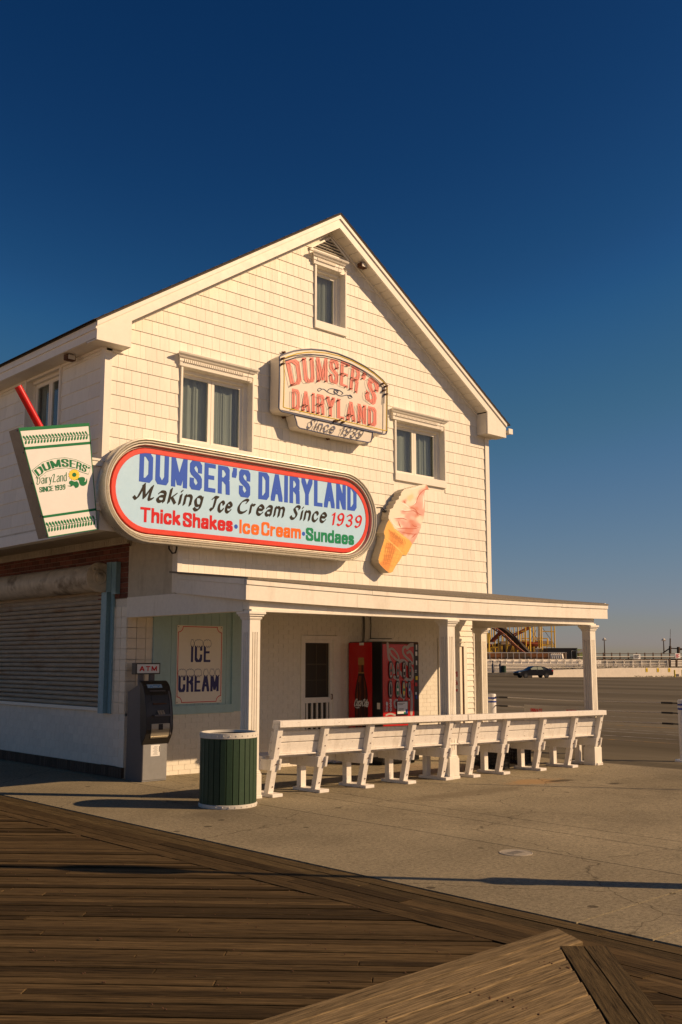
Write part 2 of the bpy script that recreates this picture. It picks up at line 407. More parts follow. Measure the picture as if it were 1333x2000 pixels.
class MB:
    """collects shapes for ONE mesh"""
    def __init__(s): s.v = []; s.f = []; s.mi = []; s.cur = 0

    def add(s, vs, fs):
        n = len(s.v); s.v += [tuple(v) for v in vs]; s.f += [tuple(n + i for i in f) for f in fs]; s.mi += [s.cur] * len(fs); return s

    def box(s, x0, x1, y0, y1, z0, z1, T=None):
        vs = [(x, y, z) for z in (z0, z1) for y in (y0, y1) for x in (x0, x1)]
        if T is not None: vs = [tuple(T @ Vector(v)) for v in vs]
        return s.add(vs, [(0, 2, 3, 1), (4, 5, 7, 6), (0, 1, 5, 4), (2, 6, 7, 3), (0, 4, 6, 2), (1, 3, 7, 5)])

    def bar(s, a, b, w, h=None, up=(0, 0, 1)):
        a, b = Vector(a), Vector(b); h = h or w
        d = (b - a).normalized(); u = Vector(up)
        if abs(d.dot(u)) > .98: u = Vector((0, 1, 0))
        sd = d.cross(u).normalized() * w / 2; up2 = sd.cross(d).normalized() * h / 2
        vs = [p + sd * i + up2 * j for p in (a, b) for j in (-1, 1) for i in (-1, 1)]
        return s.add(vs, [(0, 1, 3, 2), (4, 6, 7, 5), (0, 4, 5, 1), (2, 3, 7, 6), (0, 2, 6, 4), (1, 5, 7, 3)])

    def tube(s, pts, r, n=8, cap=True):
        pts = [Vector(p) for p in pts]; rs = r if isinstance(r, (list, tuple)) else [r] * len(pts)
        rings = []; prev = None
        for i, p in enumerate(pts):
            d = (pts[min(i + 1, len(pts) - 1)] - pts[max(i - 1, 0)]).normalized()
            u = prev if prev is not None else (Vector((0, 0, 1)) if abs(d.z) < .9 else Vector((0, 1, 0)))
            x = d.cross(u)
            if x.length < 1e-6: x = d.orthogonal()
            x.normalize(); y = x.cross(d).normalized(); prev = y
            rings.append([p + (x * math.cos(2 * math.pi * k / n) + y * math.sin(2 * math.pi * k / n)) * rs[i] for k in range(n)])
        vs = [v for rg in rings for v in rg]; fs = []
        for i in range(len(rings) - 1):
            for k in range(n):
                a = i * n + k; b = i * n + (k + 1) % n
                fs.append((a, b, b + n, a + n))
        if cap: fs.append(tuple(range(n))[::-1]); fs.append(tuple((len(rings) - 1) * n + k for k in range(n)))
        return s.add(vs, fs)

    def prism(s, poly, f0, f1):
        """poly: 2D points; f0/f1 map (u,v) to 3D for the two faces"""
        n = len(poly)
        vs = [f0(*p) for p in poly] + [f1(*p) for p in poly]
        fs = [tuple(range(n)), tuple(range(2 * n - 1, n - 1, -1))]
        for i in range(n):
            j = (i + 1) % n; fs.append((j, i, n + i, n + j))
        return s.add(vs, fs)

    def xz(s, poly, y0, y1):
        return s.prism(poly, lambda u, v: (u, y0, v), lambda u, v: (u, y1, v))

    def yz(s, poly, x0, x1):
        return s.prism(poly, lambda u, v: (x0, u, v), lambda u, v: (x1, u, v))

    def lathe(s, prof, c=(0, 0, 0), n=24, axis='z', cap=False):
        vs = []; fs = []
        for (r, h) in prof:
            for k in range(n):
                a = 2 * math.pi * k / n; x, y = r * math.cos(a), r * math.sin(a)
                vs.append({'z': (c[0] + x, c[1] + y, c[2] + h), 'y': (c[0] + x, c[1] + h, c[2] + y), 'x': (c[0] + h, c[1] + x, c[2] + y)}[axis])
        m = len(prof)
        for i in range(m - 1):
            for k in range(n):
                fs.append((i * n + k, i * n + (k + 1) % n, (i + 1) * n + (k + 1) % n, (i + 1) * n + k))
        if cap: fs.append(tuple(range(n))); fs.append(tuple((m - 1) * n + k for k in range(n)))
        return s.add(vs, fs)

    def mesh(s, name):
        me = bpy.data.meshes.new(name); me.from_pydata(s.v, [], s.f)
        if any(s.mi):
            for p, i in zip(me.polygons, s.mi): p.material_index = i
        bm = bmesh.new(); bm.from_mesh(me); bmesh.ops.recalc_face_normals(bm, faces=bm.faces); bm.to_mesh(me); bm.free()
        me.update(); return me

    def build(s, name, m, parent=None, smooth=False, bevel=0, **t):
        me = s.mesh(name)
        ms = m if isinstance(m, (list, tuple)) else [m]
        for x in ms: me.materials.append(M[x] if isinstance(x, str) else x)
        o = link(name, me, parent)
        if smooth:
            for p in me.polygons: p.use_smooth = True
            e = o.modifiers.new('split', 'EDGE_SPLIT'); e.split_angle = R(40)
        if bevel:
            b = o.modifiers.new('bevel', 'BEVEL'); b.width = bevel; b.segments = 2; b.limit_method = 'ANGLE'
        if t: tag(o, **t)
        return o


def box(name, m, x0, x1, y0, y1, z0, z1, parent=None, bevel=0, **t):
    return MB().box(x0, x1, y0, y1, z0, z1).build(name, m, parent, bevel=bevel, **t)


_cache = {}


def pieces(name, m, boxes, parent, limit=300, shape=None, rest=None):
    """boxes: (centre, size, rotz). The nearest `limit` become objects sharing mesh data, the others one stuff mesh"""
    boxes = sorted(boxes, key=lambda b: (Vector(b[0]) - CAM).length)
    shape = shape or (lambda mb, sx, sy, sz: mb.box(-sx / 2, sx / 2, -sy / 2, sy / 2, -sz / 2, sz / 2))
    for c, s, rz in boxes[:limit]:
        key = (name, m, tuple(round(q, 3) for q in s))
        me = _cache.get(key)
        if me is None:
            mb = MB(); shape(mb, *[round(q, 3) for q in s]); me = mb.mesh(name); me.materials.append(M[m]); _cache[key] = me
        link(name, me, parent, loc=c, rot=(0, 0, rz))
    if boxes[limit:]:
        mb = MB()
        for c, s, rz in boxes[limit:]:
            t = MB(); shape(t, *s)
            T = Matrix.Translation(c) @ Matrix.Rotation(rz, 4, 'Z')
            mb.add([T @ Vector(v) for v in t.v], t.f)
        mb.build(rest or name + '_field', m, parent, kind='stuff')


# ------------------------------------------------------------------ lettering: skeleton letters swept by a pen nib
def sm(*p): return ('s', p)


def cr(pts, k=5):
    out = []
    n = len(pts)
    for i in range(n - 1):
        p0, p1, p2, p3 = pts[max(i - 1, 0)], pts[i], pts[i + 1], pts[min(i + 2, n - 1)]
        for j in range(k):
            t = j / k
            out.append(tuple(.5 * ((2 * p1[a]) + (-p0[a] + p2[a]) * t + (2 * p0[a] - 5 * p1[a] + 4 * p2[a] - p3[a]) * t * t + (-p0[a] + 3 * p1[a] - 3 * p2[a] + p3[a]) * t ** 3) for a in (0, 1)))
    out.append(pts[-1]); return out


G = {
 'A': (.56, [(0, 0), (.28, 1), (.56, 0)], [(.1, .3), (.46, .3)]),
 'B': (.5, sm((0, 0), (0, 0)), [(0, 0), (0, 1), (.35, 1), (.48, .88), (.48, .65), (.35, .53), (0, .53)], [(.35, .53), (.5, .4), (.5, .13), (.35, 0), (0, 0)]),
 'C': (.48, [(.48, .68), (.48, .86), (.36, 1), (.12, 1), (0, .86), (0, .14), (.12, 0), (.36, 0), (.48, .14), (.48, .32)]),
 'D': (.48, [(0, 0), (0, 1), (.32, 1), (.48, .84), (.48, .16), (.32, 0), (0, 0)]),
 'E': (.42, [(.42, 1), (0, 1), (0, 0), (.42, 0)], [(0, .52), (.34, .52)]),
 'H': (.48, [(0, 0), (0, 1)], [(.48, 0), (.48, 1)], [(0, .5), (.48, .5)]),
 'I': (.0, [(0, 0), (0, 1)]),
 'K': (.48, [(0, 0), (0, 1)], [(.48, 1), (0, .4)], [(.14, .57), (.5, 0)]),
 'L': (.38, [(0, 1), (0, 0), (.38, 0)]),
 'M': (.66, [(0, 0), (0, 1), (.33, .08), (.66, 1), (.66, 0)]),
 'N': (.5, [(0, 0), (0, 1), (.5, 0), (.5, 1)]),
 'O': (.5, [(.12, 0), (0, .14), (0, .86), (.12, 1), (.38, 1), (.5, .86), (.5, .14), (.38, 0), (.12, 0)]),
 'P': (.46, [(0, 0), (0, 1), (.34, 1), (.46, .88), (.46, .6), (.34, .48), (0, .48)]),
 'R': (.48, [(0, 0), (0, 1), (.34, 1), (.46, .88), (.46, .64), (.34, .52), (0, .52)], [(.3, .52), (.46, .4), (.48, 0)]),
 'S': (.46, [(.46, .7), (.46, .87), (.34, 1), (.12, 1), (0, .87), (0, .72), (.08, .6), (.38, .42), (.46, .3), (.46, .13), (.34, 0), (.12, 0), (0, .13), (0, .3)]),
 'T': (.5, [(0, 1), (.5, 1)], [(.25, 1), (.25, 0)]),
 'U': (.48, [(0, 1), (0, .15), (.12, 0), (.36, 0), (.48, .15), (.48, 1)]),
 'V': (.54, [(0, 1), (.27, 0), (.54, 1)]),
 'Y': (.56, [(0, 1), (.28, .48), (.56, 1)], [(.28, .48), (.28, 0)]),
 "'": (.04, [(.04, 1), (.04, .9), (-.02, .76)]),
 '0': (.42, sm((.21, 0), (.03, .18), (0, .5), (.03, .82), (.21, 1), (.39, .82), (.42, .5), (.39, .18), (.21, 0))),
 '1': (.14, [(0, .82), (.14, 1), (.14, 0)]),
 '3': (.4, sm((0, .85), (.12, .98), (.28, .98), (.38, .82), (.32, .6), (.14, .53)), sm((.14, .53), (.34, .46), (.4, .25), (.3, .04), (.12, 0), (0, .13))),
 '9': (.42, sm((.40, .66), (.3, .47), (.12, .47), (0, .7), (.1, .95), (.28, 1), (.41, .85), (.42, .55), (.34, .15), (.15, 0), (.02, .08))),
 '-': (.2, [(0, .45), (.2, .45)]),
 '.': (.02, [(0, .42), (.02, .42)]),
 'a': (.38, sm((.02, .58), (.1, .7), (.3, .7), (.37, .56), (.37, .3), (.37, 0)), sm((.37, .4), (.15, .38), (0, .24), (.05, .03), (.2, 0), (.37, .14))),
 'c': (.36, sm((.36, .52), (.28, .7), (.1, .69), (0, .5), (0, .2), (.1, .01), (.28, 0), (.36, .18))),
 'd': (.38, [(.38, 1), (.38, 0)], sm((.38, .55), (.28, .7), (.1, .69), (0, .5), (0, .2), (.1, .01), (.28, 0), (.38, .16))),
 'e': (.38, sm((0, .38), (.38, .38), (.37, .58), (.2, .71), (.03, .58), (0, .2), (.1, .01), (.28, 0), (.38, .15))),
 'g': (.38, sm((.38, .5), (.28, .7), (.1, .69), (0, .45), (.1, .08), (.28, .08), (.38, .3)), sm((.38, .68), (.36, .1), (.3, -.2), (.12, -.28), (0, -.15))),
 'h': (.36, [(0, 1), (0, 0)], sm((0, .5), (.1, .67), (.28, .69), (.36, .54), (.36, .3), (.36, 0))),
 'i': (.0, [(0, .68), (0, 0)], [(0, .93), (0, .96)]),
 'k': (.36, [(0, 1), (0, 0)], [(.34, .68), (0, .26)], [(.12, .40), (.38, 0)]),
 'l': (.0, [(0, 1), (0, 0)]),
 'm': (.66, [(0, .7), (0, 0)], sm((0, .5), (.08, .67), (.25, .69), (.33, .54), (.33, .3), (.33, 0)), sm((.33, .5), (.41, .67), (.58, .69), (.66, .54), (.66, .3), (.66, 0))),
 'n': (.36, [(0, .7), (0, 0)], sm((0, .5), (.1, .67), (.28, .69), (.36, .54), (.36, .3), (.36, 0))),
 'o': (.38, sm((.19, 0), (.03, .15), (0, .35), (.04, .6), (.19, .7), (.34, .6), (.38, .35), (.35, .12), (.19, 0))),
 'r': (.24, [(0, .7), (0, 0)], sm((0, .48), (.1, .66), (.24, .66))),
 's': (.34, sm((.33, .56), (.22, .71), (.05, .66), (.02, .48), (.17, .36), (.34, .22), (.28, .03), (.1, -.01), (0, .15))),
 'u': (.36, sm((0, .7), (0, .3), (.03, .08), (.14, 0), (.28, .06), (.36, .22)), [(.36, .7), (.36, 0)]),
 'y': (.36, [(0, .7), (.19, .05)], sm((.38, .7), (.2, .05), (.1, -.22), (-.04, -.24))),
 ' ': (.16,),
}
CAL = dict(G)   # calligraphic capitals
CAL.update({
 'M': (.95, sm((-.12, .12), (.02, -.02), (.14, .2), (.3, 1), (.26, 1)), [(.3, 1), (.46, .1), (.78, 1)], sm((.78, 1), (.74, .4), (.76, .04), (.95, .14))),
 'I': (.42, sm((0, .12), (.12, .02), (.24, .3), (.28, 1)), sm((.02, .86), (.16, 1), (.46, .98))),
 'C': (.6, sm((.5, .78), (.58, .95), (.42, 1), (.15, .8), (0, .4), (.1, .05), (.35, 0), (.58, .16))),
 'S': (.5, sm((.52, .8), (.5, .97), (.3, 1), (.14, .82), (.24, .58), (.38, .36), (.3, .06), (.08, .0), (-.04, .16))),
 'L': (.5, sm((.0, .8), (.12, .96), (.3, .95), (.2, .5), (.05, .05), (.2, .06), (.5, .02))),
 'D': (.6, sm((.12, 1), (.1, .4), (.0, .05), (.3, 0), (.55, .35), (.45, .85), (.1, 1), (-.15, .75))),
})


def hull(pts):
    pts = sorted(set((round(a, 6), round(b, 6)) for a, b in pts))
    if len(pts) < 3: return pts
    def half(ps):
        h = []
        for p in ps:
            while len(h) > 1 and (h[-1][0] - h[-2][0]) * (p[1] - h[-2][1]) - (h[-1][1] - h[-2][1]) * (p[0] - h[-2][0]) <= 0: h.pop()
            h.append(p)
        return h
    a = half(pts); b = half(pts[::-1]); return a[:-1] + b[:-1]


def nib_poly(w, h, ang=0.0, rnd=False):
    if rnd: return [(w / 2 * math.cos(2 * math.pi * k / 10), h / 2 * math.sin(2 * math.pi * k / 10)) for k in range(10)]
    c, s = math.cos(ang), math.sin(ang)
    return [(x * c - y * s, x * s + y * c) for x, y in ((-w / 2, -h / 2), (w / 2, -h / 2), (w / 2, h / 2), (-w / 2, h / 2))]


def skeleton(body, width, height, gap=.2, shear=0.0, table=None, pad=(0, 0)):
    """letter skeletons laid on a line: list of polylines in a width x height box (pad = nib half sizes)"""
    table = table or G
    x = 0; raw = []; own = []
    for ci, ch in enumerate(body):
        g = table[ch]
        for st in g[1:]:
            pts = cr(list(st[1])) if st and st[0] == 's' else list(st)
            raw.append([(x + p[0], p[1]) for p in pts]); own.append(ci)
        x += g[0] + (gap if ch != ' ' else gap * .3)
    tot = x - gap
    sx = (width - 2 * pad[0]) / tot; H = height - 2 * pad[1]
    global OWN
    OWN = own
    return [[(pad[0] + a * sx + shear * b * H, pad[1] + b * H) for a, b in st] for st in raw]


def letters(strokes, nib, put, step=8e-5):
    """sweep the nib along every stroke; put(u, v, lift) -> 3D"""
    mb = MB(); k = 0
    for st in strokes:
        for a, b in zip(st[:-1], st[1:]):
            h = hull([(a[0] + q[0], a[1] + q[1]) for q in nib] + [(b[0] + q[0], b[1] + q[1]) for q in nib])
            if len(h) < 3: continue
            l = (k % 23) * step; k += 1
            mb.add([put(u, v, l) for u, v in h], [tuple(range(len(h)))])
    return mb


def spell(name, m, st, nib, put, parent):
    own = list(OWN)
    for ci in sorted(set(own)):
        letters([s for s, o in zip(st, own) if o == ci], nib, put).build('letter', m, parent)


def text(name, m, body, x0, x1, zb, h, Y, parent, nw, nh, gap=.2, shear=0, table=None, ang=0, rnd=False, zb1=None, **t):
    """lettering on a plane facing -Y"""
    dz = (0 if zb1 is None else (zb1 - zb)) / max(1e-6, x1 - x0)
    st = skeleton(body, x1 - x0, h, gap, shear, table, (nw / 2, nh / 2))
    return spell(name, m, st, nib_poly(nw, nh, ang, rnd), lambda u, v, l: (x0 + u, Y - l, zb + v + u * dz), parent)

# ================================================================== GROUND
ground = MB()
XS = [-2.02, 0, 8.1, 30, 60, 130, 1500]
for a, b in zip(XS[2:-1], XS[3:]):
    ground.add([(a, -1200, gz(a)), (b, -1200, gz(b)), (b, 1500, gz(b)), (a, 1500, gz(a))], [(0, 1, 2, 3)])
lot = ground.build('parking_lot', 'asphalt', kind='structure')
# unseen pale sand below and left of the deck, added to bounce warm light
g2 = MB(); g2.add([(-1500, -1200, -.4), (8.1, -1200, -.4), (8.1, 1500, -.4), (-1500, 1500, -.4)], [(0, 1, 2, 3)])
g2.build('bounce_sand', mat('sand', (.66, .56, .42), .95, var=.1), kind='structure')

pad = empty('concrete_pad', (3, -6, 0), kind='structure')
xs = [-2.02, -.16, .85, 1.3, 4.9, 8.1]
ys = [-40, -24, -16, -9.55, -9.0, 14, 30]
for i, (a, b) in enumerate(zip(xs[:-1], xs[1:])):
    for j, (c, d) in enumerate(zip(ys[:-1], ys[1:])):
        gx = .007; mb = MB()
        x0, x1, y0, y1 = a + gx, b - gx, c + gx, d - gx
        cuts = [x0] + ([0.0] if x0 < 0 < x1 else []) + [x1]
        for p, q in zip(cuts[:-1], cuts[1:]):
            mb.add([(x, y, gz(x) - dz) for dz in (.12, 0) for y in (y0, y1) for x in (p, q)], [(4, 5, 7, 6), (0, 1, 5, 4), (2, 6, 7, 3), (0, 4, 6, 2), (1, 3, 7, 5)])
        mb.build('concrete_slab', 'concrete', pad)
MB().add([(x, y, gz(x) - .02) for y in (-40, 30) for x in (-2.0, 0, 8.08)], [(0, 1, 4, 3), (1, 2, 5, 4)]).build('joint_fill', 'under', pad)

# painted lines of the lot (all run along Y)
def lotline(name, m, p, w, y0, y1, lab):
    q = on_lot(*p); x = q.x
    mb = MB(); mb.add([(x - w / 2, y0, gz(x) + .004), (x + w / 2, y0, gz(x) + .004), (x + w / 2, y1, gz(x) + .004), (x - w / 2, y1, gz(x) + .004)], [(0, 1, 2, 3)])
    mb.build(name, m, lot)
for p, m, w, y0, y1 in (((1250, 1419), 'liney', .12, -30, 60), ((1250, 1427), 'line', .09, -30, 40), ((1290, 1451), 'liney', .10, -20, 30),
                        ((1100, 1384), 'line', .10, -10, 70), ((1250, 1432), 'line', .1, -30, 4), ((1250, 1355), 'line', .12, 20, 34), ((1070, 1334), 'line', .15, 50, 58),
                        ((1290, 1443), 'line', .09, -10, 1.5), ((1250, 1402), 'line', .1, -40, 60)):
    lotline('painted_line', m, p, w, y0, y1, '')

# ================================================================== BOARDWALK
bw = empty('boardwalk', (-4.5, -6, 0), kind='structure')
MB().box(-9.6, -2.04, -60, 60, -.39, -.055).build('deck_base', 'under', bw)
# border boards running along the edge
PW = .138
bx = -2.05
k = 0
while bx > -3.45:
    y = 10 - random.random() * 3
    while y > -24:
        Ln = 2.4 + 2.4 * random.random()
        y0 = max(y - Ln, -24)
        zt = random.uniform(-.003, .003) + (0.0 if k else .002)
        if k < 5 or y0 < -9.6:                                   # five boards, more of them past the ramp
            if k >= 5: y = min(y, -9.6); 
            if y - y0 > .3:
                mb = MB(); L2 = (y - y0) / 2; mb.box(-L2 + .003, L2 - .003, -PW / 2 + .003, PW / 2 - .003, -.04, 0)
                link('plank', mb.mesh('plank'), bw, 'plankd' if k in (0, 1) else 'plank', loc=(bx - PW / 2, (y + y0) / 2, zt), rot=(0, 0, R(90)))
        y = y0
        if k >= 5 and y0 < -9.6 and y0 - 0 <= -24: break
    bx -= PW + .002; k += 1
XI = -2.05 - 5 * (PW + .002)
# diagonal field boards, mitred against the border
FW = .0925
th = R(-46); ux, uy = math.cos(th), math.sin(th); nx, ny = -uy, ux
def cross_x(n, X):   # parameter t where the line  n*N + t*U  meets x = X
    return (X - n * nx) / ux
field = []
n = -15.2
while n < 2.6:
    w = FW + random.uniform(-.003, .003)
    n0, n1 = n + .004, n + w - .003
    tA = (cross_x(n0, XI - .004), cross_x(n1, XI - .004))
    t_end = tA[0] - 9.5
    cuts = [tA]; t = min(tA) - random.uniform(1.2, 6.0)
    while t > t_end: cuts.append((t, t)); t -= random.uniform(4.6, 6.2)
    zt = random.uniform(-.007, .005)
    for (a0, a1), (b0, b1) in zip(cuts[:-1], cuts[1:]):
        cx = (n0 + n1) / 2; ct = (a0 + b0) / 2
        ctr = Vector((cx * nx + ct * ux, cx * ny + ct * uy, zt))
        if ctr.y > 15 or ctr.y < -19: continue
        hw = (n1 - n0) / 2
        a0_, a1_, b0_, b1_ = a0 - ct - .002, a1 - ct - .002, b0 - ct + .002, b1 - ct + .002
        mb = MB(); vs = []
        e = .004
        for z, q in ((-.04, 0), (-.005, 0), (0, e)):
            vs += [(b0_ + q, -hw + q, z), (a0_ - q, -hw + q, z), (a1_ - q, hw - q, z), (b1_ + q, hw - q, z)]
        mb.add(vs, [(8, 9, 10, 11)] + [(4 * l + i, 4 * l + (i + 1) % 4, 4 * l + 4 + (i + 1) % 4, 4 * l + 4 + i) for l in (0, 1) for i in range(4)])
        # how near the picture: measured from the middle of the deck in view
        field.append(((ctr - Vector((-4.2, -6.5, 0))).length, mb, ctr))
    n += w
field.sort(key=lambda q: q[0])
for d_, mb, ctr in field[:250]: link('plank', mb.mesh('plank'), bw, 'plank', loc=ctr, rot=(0, 0, th))
rest = MB(); Ri = Matrix.Rotation(-th, 4, 'Z')
for d_, mb, ctr in field[250:]:
    o_ = Ri @ ctr
    rest.add([(v[0] + o_.x, v[1] + o_.y, v[2] + o_.z) for v in mb.v], mb.f)
ro = rest.build('plank_field', 'plank', bw, kind='stuff'); ro.rotation_euler = (0, 0, th)
ro.matrix_parent_inverse = Matrix.Translation(-Vector(bw.location))
# broad pale ramp boards lying on top, at the lower right
ramp = empty('ramp_platform', (-3.5, -10, 0), 'pale wide-board wooden ramp lying on the dark boardwalk with two dark edge boards', 'wooden ramp')
Lp, Lq = Vector((-2.654, -9.316)), Vector((-3.536, -10.193)); dL = (Lq - Lp).normalized()
def dx(y): return Lp.x + (y - Lp.y) * dL.x / dL.y
y = -9.045; zr = .026
i = 0
while y > -13.5:
    w = .142
    y0, y1 = y - w + .003, y
    if i < 2:
        r0, r1 = (-2.43 if i else -2.31) + .0, (-2.31 if not i else -2.36)
        r1 = -2.30 if i == 0 else -2.37; r0 = -2.37 if i == 0 else -2.44
    else: r1, r0 = dx(y1) - .008, dx(y0) - .008
    l = -12.0 + random.random()
    split = random.uniform(-7, -4.6)
    for (a0, a1), b in (((r0, r1), split), ((split - .004, split - .004), l)):
        c = ((a0 + b) / 2, (y0 + y1) / 2)
        e = .008
        vs = []
        for z, q in ((-.026, 0), (-.006, 0), (0, e)):
            vs += [(b - c[0] + q, y0 - c[1] + q, z), (a0 - c[0] - q, y0 - c[1] + q, z), (a1 - c[0] - q, y1 - c[1] - q, z), (b - c[0] + q, y1 - c[1] - q, z)]
        mb = MB(); mb.add(vs, [(8, 9, 10, 11)] + [(4 * L_ + j, 4 * L_ + (j + 1) % 4, 4 * L_ + 4 + (j + 1) % 4, 4 * L_ + 4 + j) for L_ in (0, 1) for j in range(4)])
        link('plank', mb.mesh('plank'), ramp, 'plankl', loc=(c[0], c[1], zr + random.uniform(-.0015, .0015)))
    y -= w; i += 1
nl = MB(); random.seed(11)
for q in range(150):
    x_, y_ = random.choice([-2.95, -3.0, -3.6, -3.66, -4.25, -4.3]) + random.uniform(-.02, .02), -9.38 - random.random() * 2.4
    if x_ < dx(y_) - .03: nl.lathe([(0, .0012), (.005, .0008), (.006, -.003)], (x_, y_, zr + .002), 6)
nl.build('nail_heads', 'rust', ramp, kind='stuff')
nl = MB()
for q in range(420):
    n_ = random.uniform(-10, 1); t_ = (XI - n_ * nx) / ux - random.choice([.07, .62, 1.25, 1.85, 2.5, 3.1]) + random.uniform(-.02, .02)
    nl.lathe([(0, .0012), (.005, .0008), (.006, -.003)], (n_ * nx + t_ * ux, n_ * ny + t_ * uy, .005), 6)
nl.build('nail_heads', 'rust', bw, kind='stuff')
ang = math.atan2(dL.y, dL.x); nv = Vector((-dL.y, dL.x)) 
if nv.x < 0: nv = -nv
for j in range(2):
    st = Lp + nv * (.068 + j * .137) + dL * (-.02 + (.0 if j == 0 else .0))
    Ln = 3.2; c = st + dL * Ln / 2
    mb = MB(); mb.box(-Ln / 2, Ln / 2, -.065, .065, -.03, .0)
    link('edge_board', mb.mesh('edge_board'), ramp, 'plankd', loc=(c.x, c.y, zr + .004 + .003 * j), rot=(0, 0, ang))

drain = MB(); dc = at_z(1008, 1666, 0)
drain.lathe([(.0, .004), (.125, .004), (.13, .002), (.145, .006), (.15, .003), (.15, -.02)], (dc.x, dc.y, 0), 28)
for q in range(6): drain.box(dc.x - .09 + q * .03, dc.x - .075 + q * .03, dc.y - .05, dc.y + .05, .0041, .007)
dr = drain.build('drain_cover', 'drain', smooth=False); tag(dr, 'small round pale drain cover set in the concrete', 'drain cover')

# ================================================================== BUILDING
B = empty('ice_cream_shop', (2.8, 3, 0), 'cream two-storey gabled boardwalk shop with shingle siding and columned porch', 'building')
YU, XL, XR, XC = -1.32, -1.25, 6.84, 2.80
ZS, ZP = 3.37, 2.86            # underside of the upper storey; top of the porch roof at the wall
SL = .652                       # roof slope
ZRW = 8.69                      # underside of the roof at the ridge
YF = YU - .254                  # fascia plane
YB = 9.0
def zroof(x): return ZRW - SL * abs(x - XC)     # soffit line

# windows: (x0,x1,z0,z1) opening incl. casing
WIN = [(-.06, 1.25, 4.62, 5.835), (4.31, 5.62, 4.72, 5.78), (2.47, 3.17, 6.98, 8.06)]
def strips(mb, y0, y1, holes, xa, xb, zb, zt):
    cuts = sorted(set([xa, xb] + [h[0] for h in holes] + [h[1] for h in holes] + [XC] + [c for c in (-.03,) if xa < c < xb]))
    for a, b in zip(cuts[:-1], cuts[1:]):
        m_ = (a + b) / 2; segs = [[(zb(m_), zb(m_)), (zt(a), zt(b))]]
        for h in holes:
            if h[0] <= m_ <= h[1]:
                lo, hi = segs[-1]; segs[-1] = [lo, (h[2], h[2])]; segs.append([(h[3], h[3]), hi])
        for (l0, l1), (h0, h1) in segs: mb.xz([(a, l0), (b, l1), (b, h1), (a, h0)], y0, y1)
w = MB(); strips(w, YU + .012, YU + .13, WIN, XL + .01, XR - .01, lambda x: ZS + .01 if x < -.03 else ZP - .25, lambda x: zroof(x) + .1)
w.build('gable_wall', 'siding', B)
LW = (-.10, 1.0, 4.70, 5.86)   # window of the left wall (y0,y1,z0,z1)
w = MB()
w.box(XL + .012, XL + .13, YU + .02, LW[0], ZS, 5.90); w.box(XL + .012, XL + .13, LW[1], YB, ZS, 5.90)
w.box(XL + .012, XL + .13, LW[0], LW[1], ZS, LW[2]); w.box(XL + .012, XL + .13, LW[0], LW[1], LW[3], 5.90)
w.box(XR - .13, XR - .012, YU + .02, YB, 2.6, 5.95); w.box(XL, XR, YB - .1, YB, 2.6, 5.9)
w.xz([(XL, 5.9), (XR, 5.9), (XC, 8.65)], YB - .1, YB)
w.build('side_wall', 'siding', B)
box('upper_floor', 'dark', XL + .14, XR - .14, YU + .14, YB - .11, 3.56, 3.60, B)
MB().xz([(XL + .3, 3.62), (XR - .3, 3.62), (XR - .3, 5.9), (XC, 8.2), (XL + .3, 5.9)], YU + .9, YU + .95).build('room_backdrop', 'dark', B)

# ---- shingles
EXP = .1935
def shingle(mb, sx, sy, sz):
    t0, t1, g = .016, .005, .0017
    x0, x1, z0, z1 = -sx / 2 + g, sx / 2 - g, -sz / 2, sz / 2
    mb.add([(x0, 0, z0), (x1, 0, z0), (x1, 0, z1), (x0, 0, z1), (x0, -t0, z0), (x1, -t0, z0), (x1, -t1, z1), (x0, -t1, z1)],
           [(4, 5, 6, 7), (0, 1, 5, 4), (0, 4, 7, 3), (1, 2, 6, 5), (2, 3, 7, 6)])
def course_rows(za, zb, ref): 
    k0 = math.floor((za - ref) / EXP)
    z = ref + k0 * EXP
    while z < zb: yield z; z += EXP
WS = [.09, .105, .12, .135, .15, .165, .18]
front = []
holes = [(h[0] - .0, h[1] + .0, h[2] - .0, h[3] + .17) for h in WIN]
for z in course_rows(ZP - .1, 8.7, 5.603):
    zc0, zc1 = z, z + EXP
    h = (8.69 - z) / SL
    xa, xb = max(XL + .09, XC - h - .02), min(XR - .09, XC + h + .02)
    if zc1 < ZS + .12: xa = max(xa, .03)
    if xb - xa < .1: continue
    ivs = [(xa, xb)]
    if z > 8.26: ivs = [(xa, min(xb, 2.52)), (max(xa, 3.28), xb)] if z < 8.35 else []
    for H in holes:
        if zc1 > H[2] + .02 and zc0 < H[3] - .02:
            nv_ = []
            for a, b in ivs:
                if H[1] <= a or H[0] >= b: nv_.append((a, b))
                else:
                    if H[0] > a: nv_.append((a, H[0]))
                    if H[1] < b: nv_.append((H[1], b))
            ivs = nv_
    for a, b in ivs:
        x = a
        while b - x > .03:
            wd = random.choice(WS)
            if b - x - wd < .06: wd = b - x
            sz = EXP + .003
            front.append(((x + wd / 2, YU + .012, z + sz / 2), (wd, .02, sz), 0)); x += wd
pieces('shingle', 'siding', front, B, 300, shingle, 'shingle_field')
side = []
for z in course_rows(ZS + .12, 5.85, 5.603 - .02):
    ivs = [(YU + .09, YB)]
    if z + EXP > LW[2] and z < LW[3] + .1: ivs = [(YU + .09, LW[0] - .0), (LW[1] + .0, YB)]
    for a, b in ivs:
        y = a
        while b - y > .05:
            wd = random.choice([.28, .34, .40, .46, .52]) if True else 0
            if b - y - wd < .1: wd = b - y
            sz = min(EXP + .003, 5.87 - z)
            side.append(((XL + .012, y + wd / 2, z + sz / 2), (wd, .02, sz), R(-90))); y += wd
pieces('side_shingle', 'siding', side, B, 120, shingle, 'side_shingle_field')
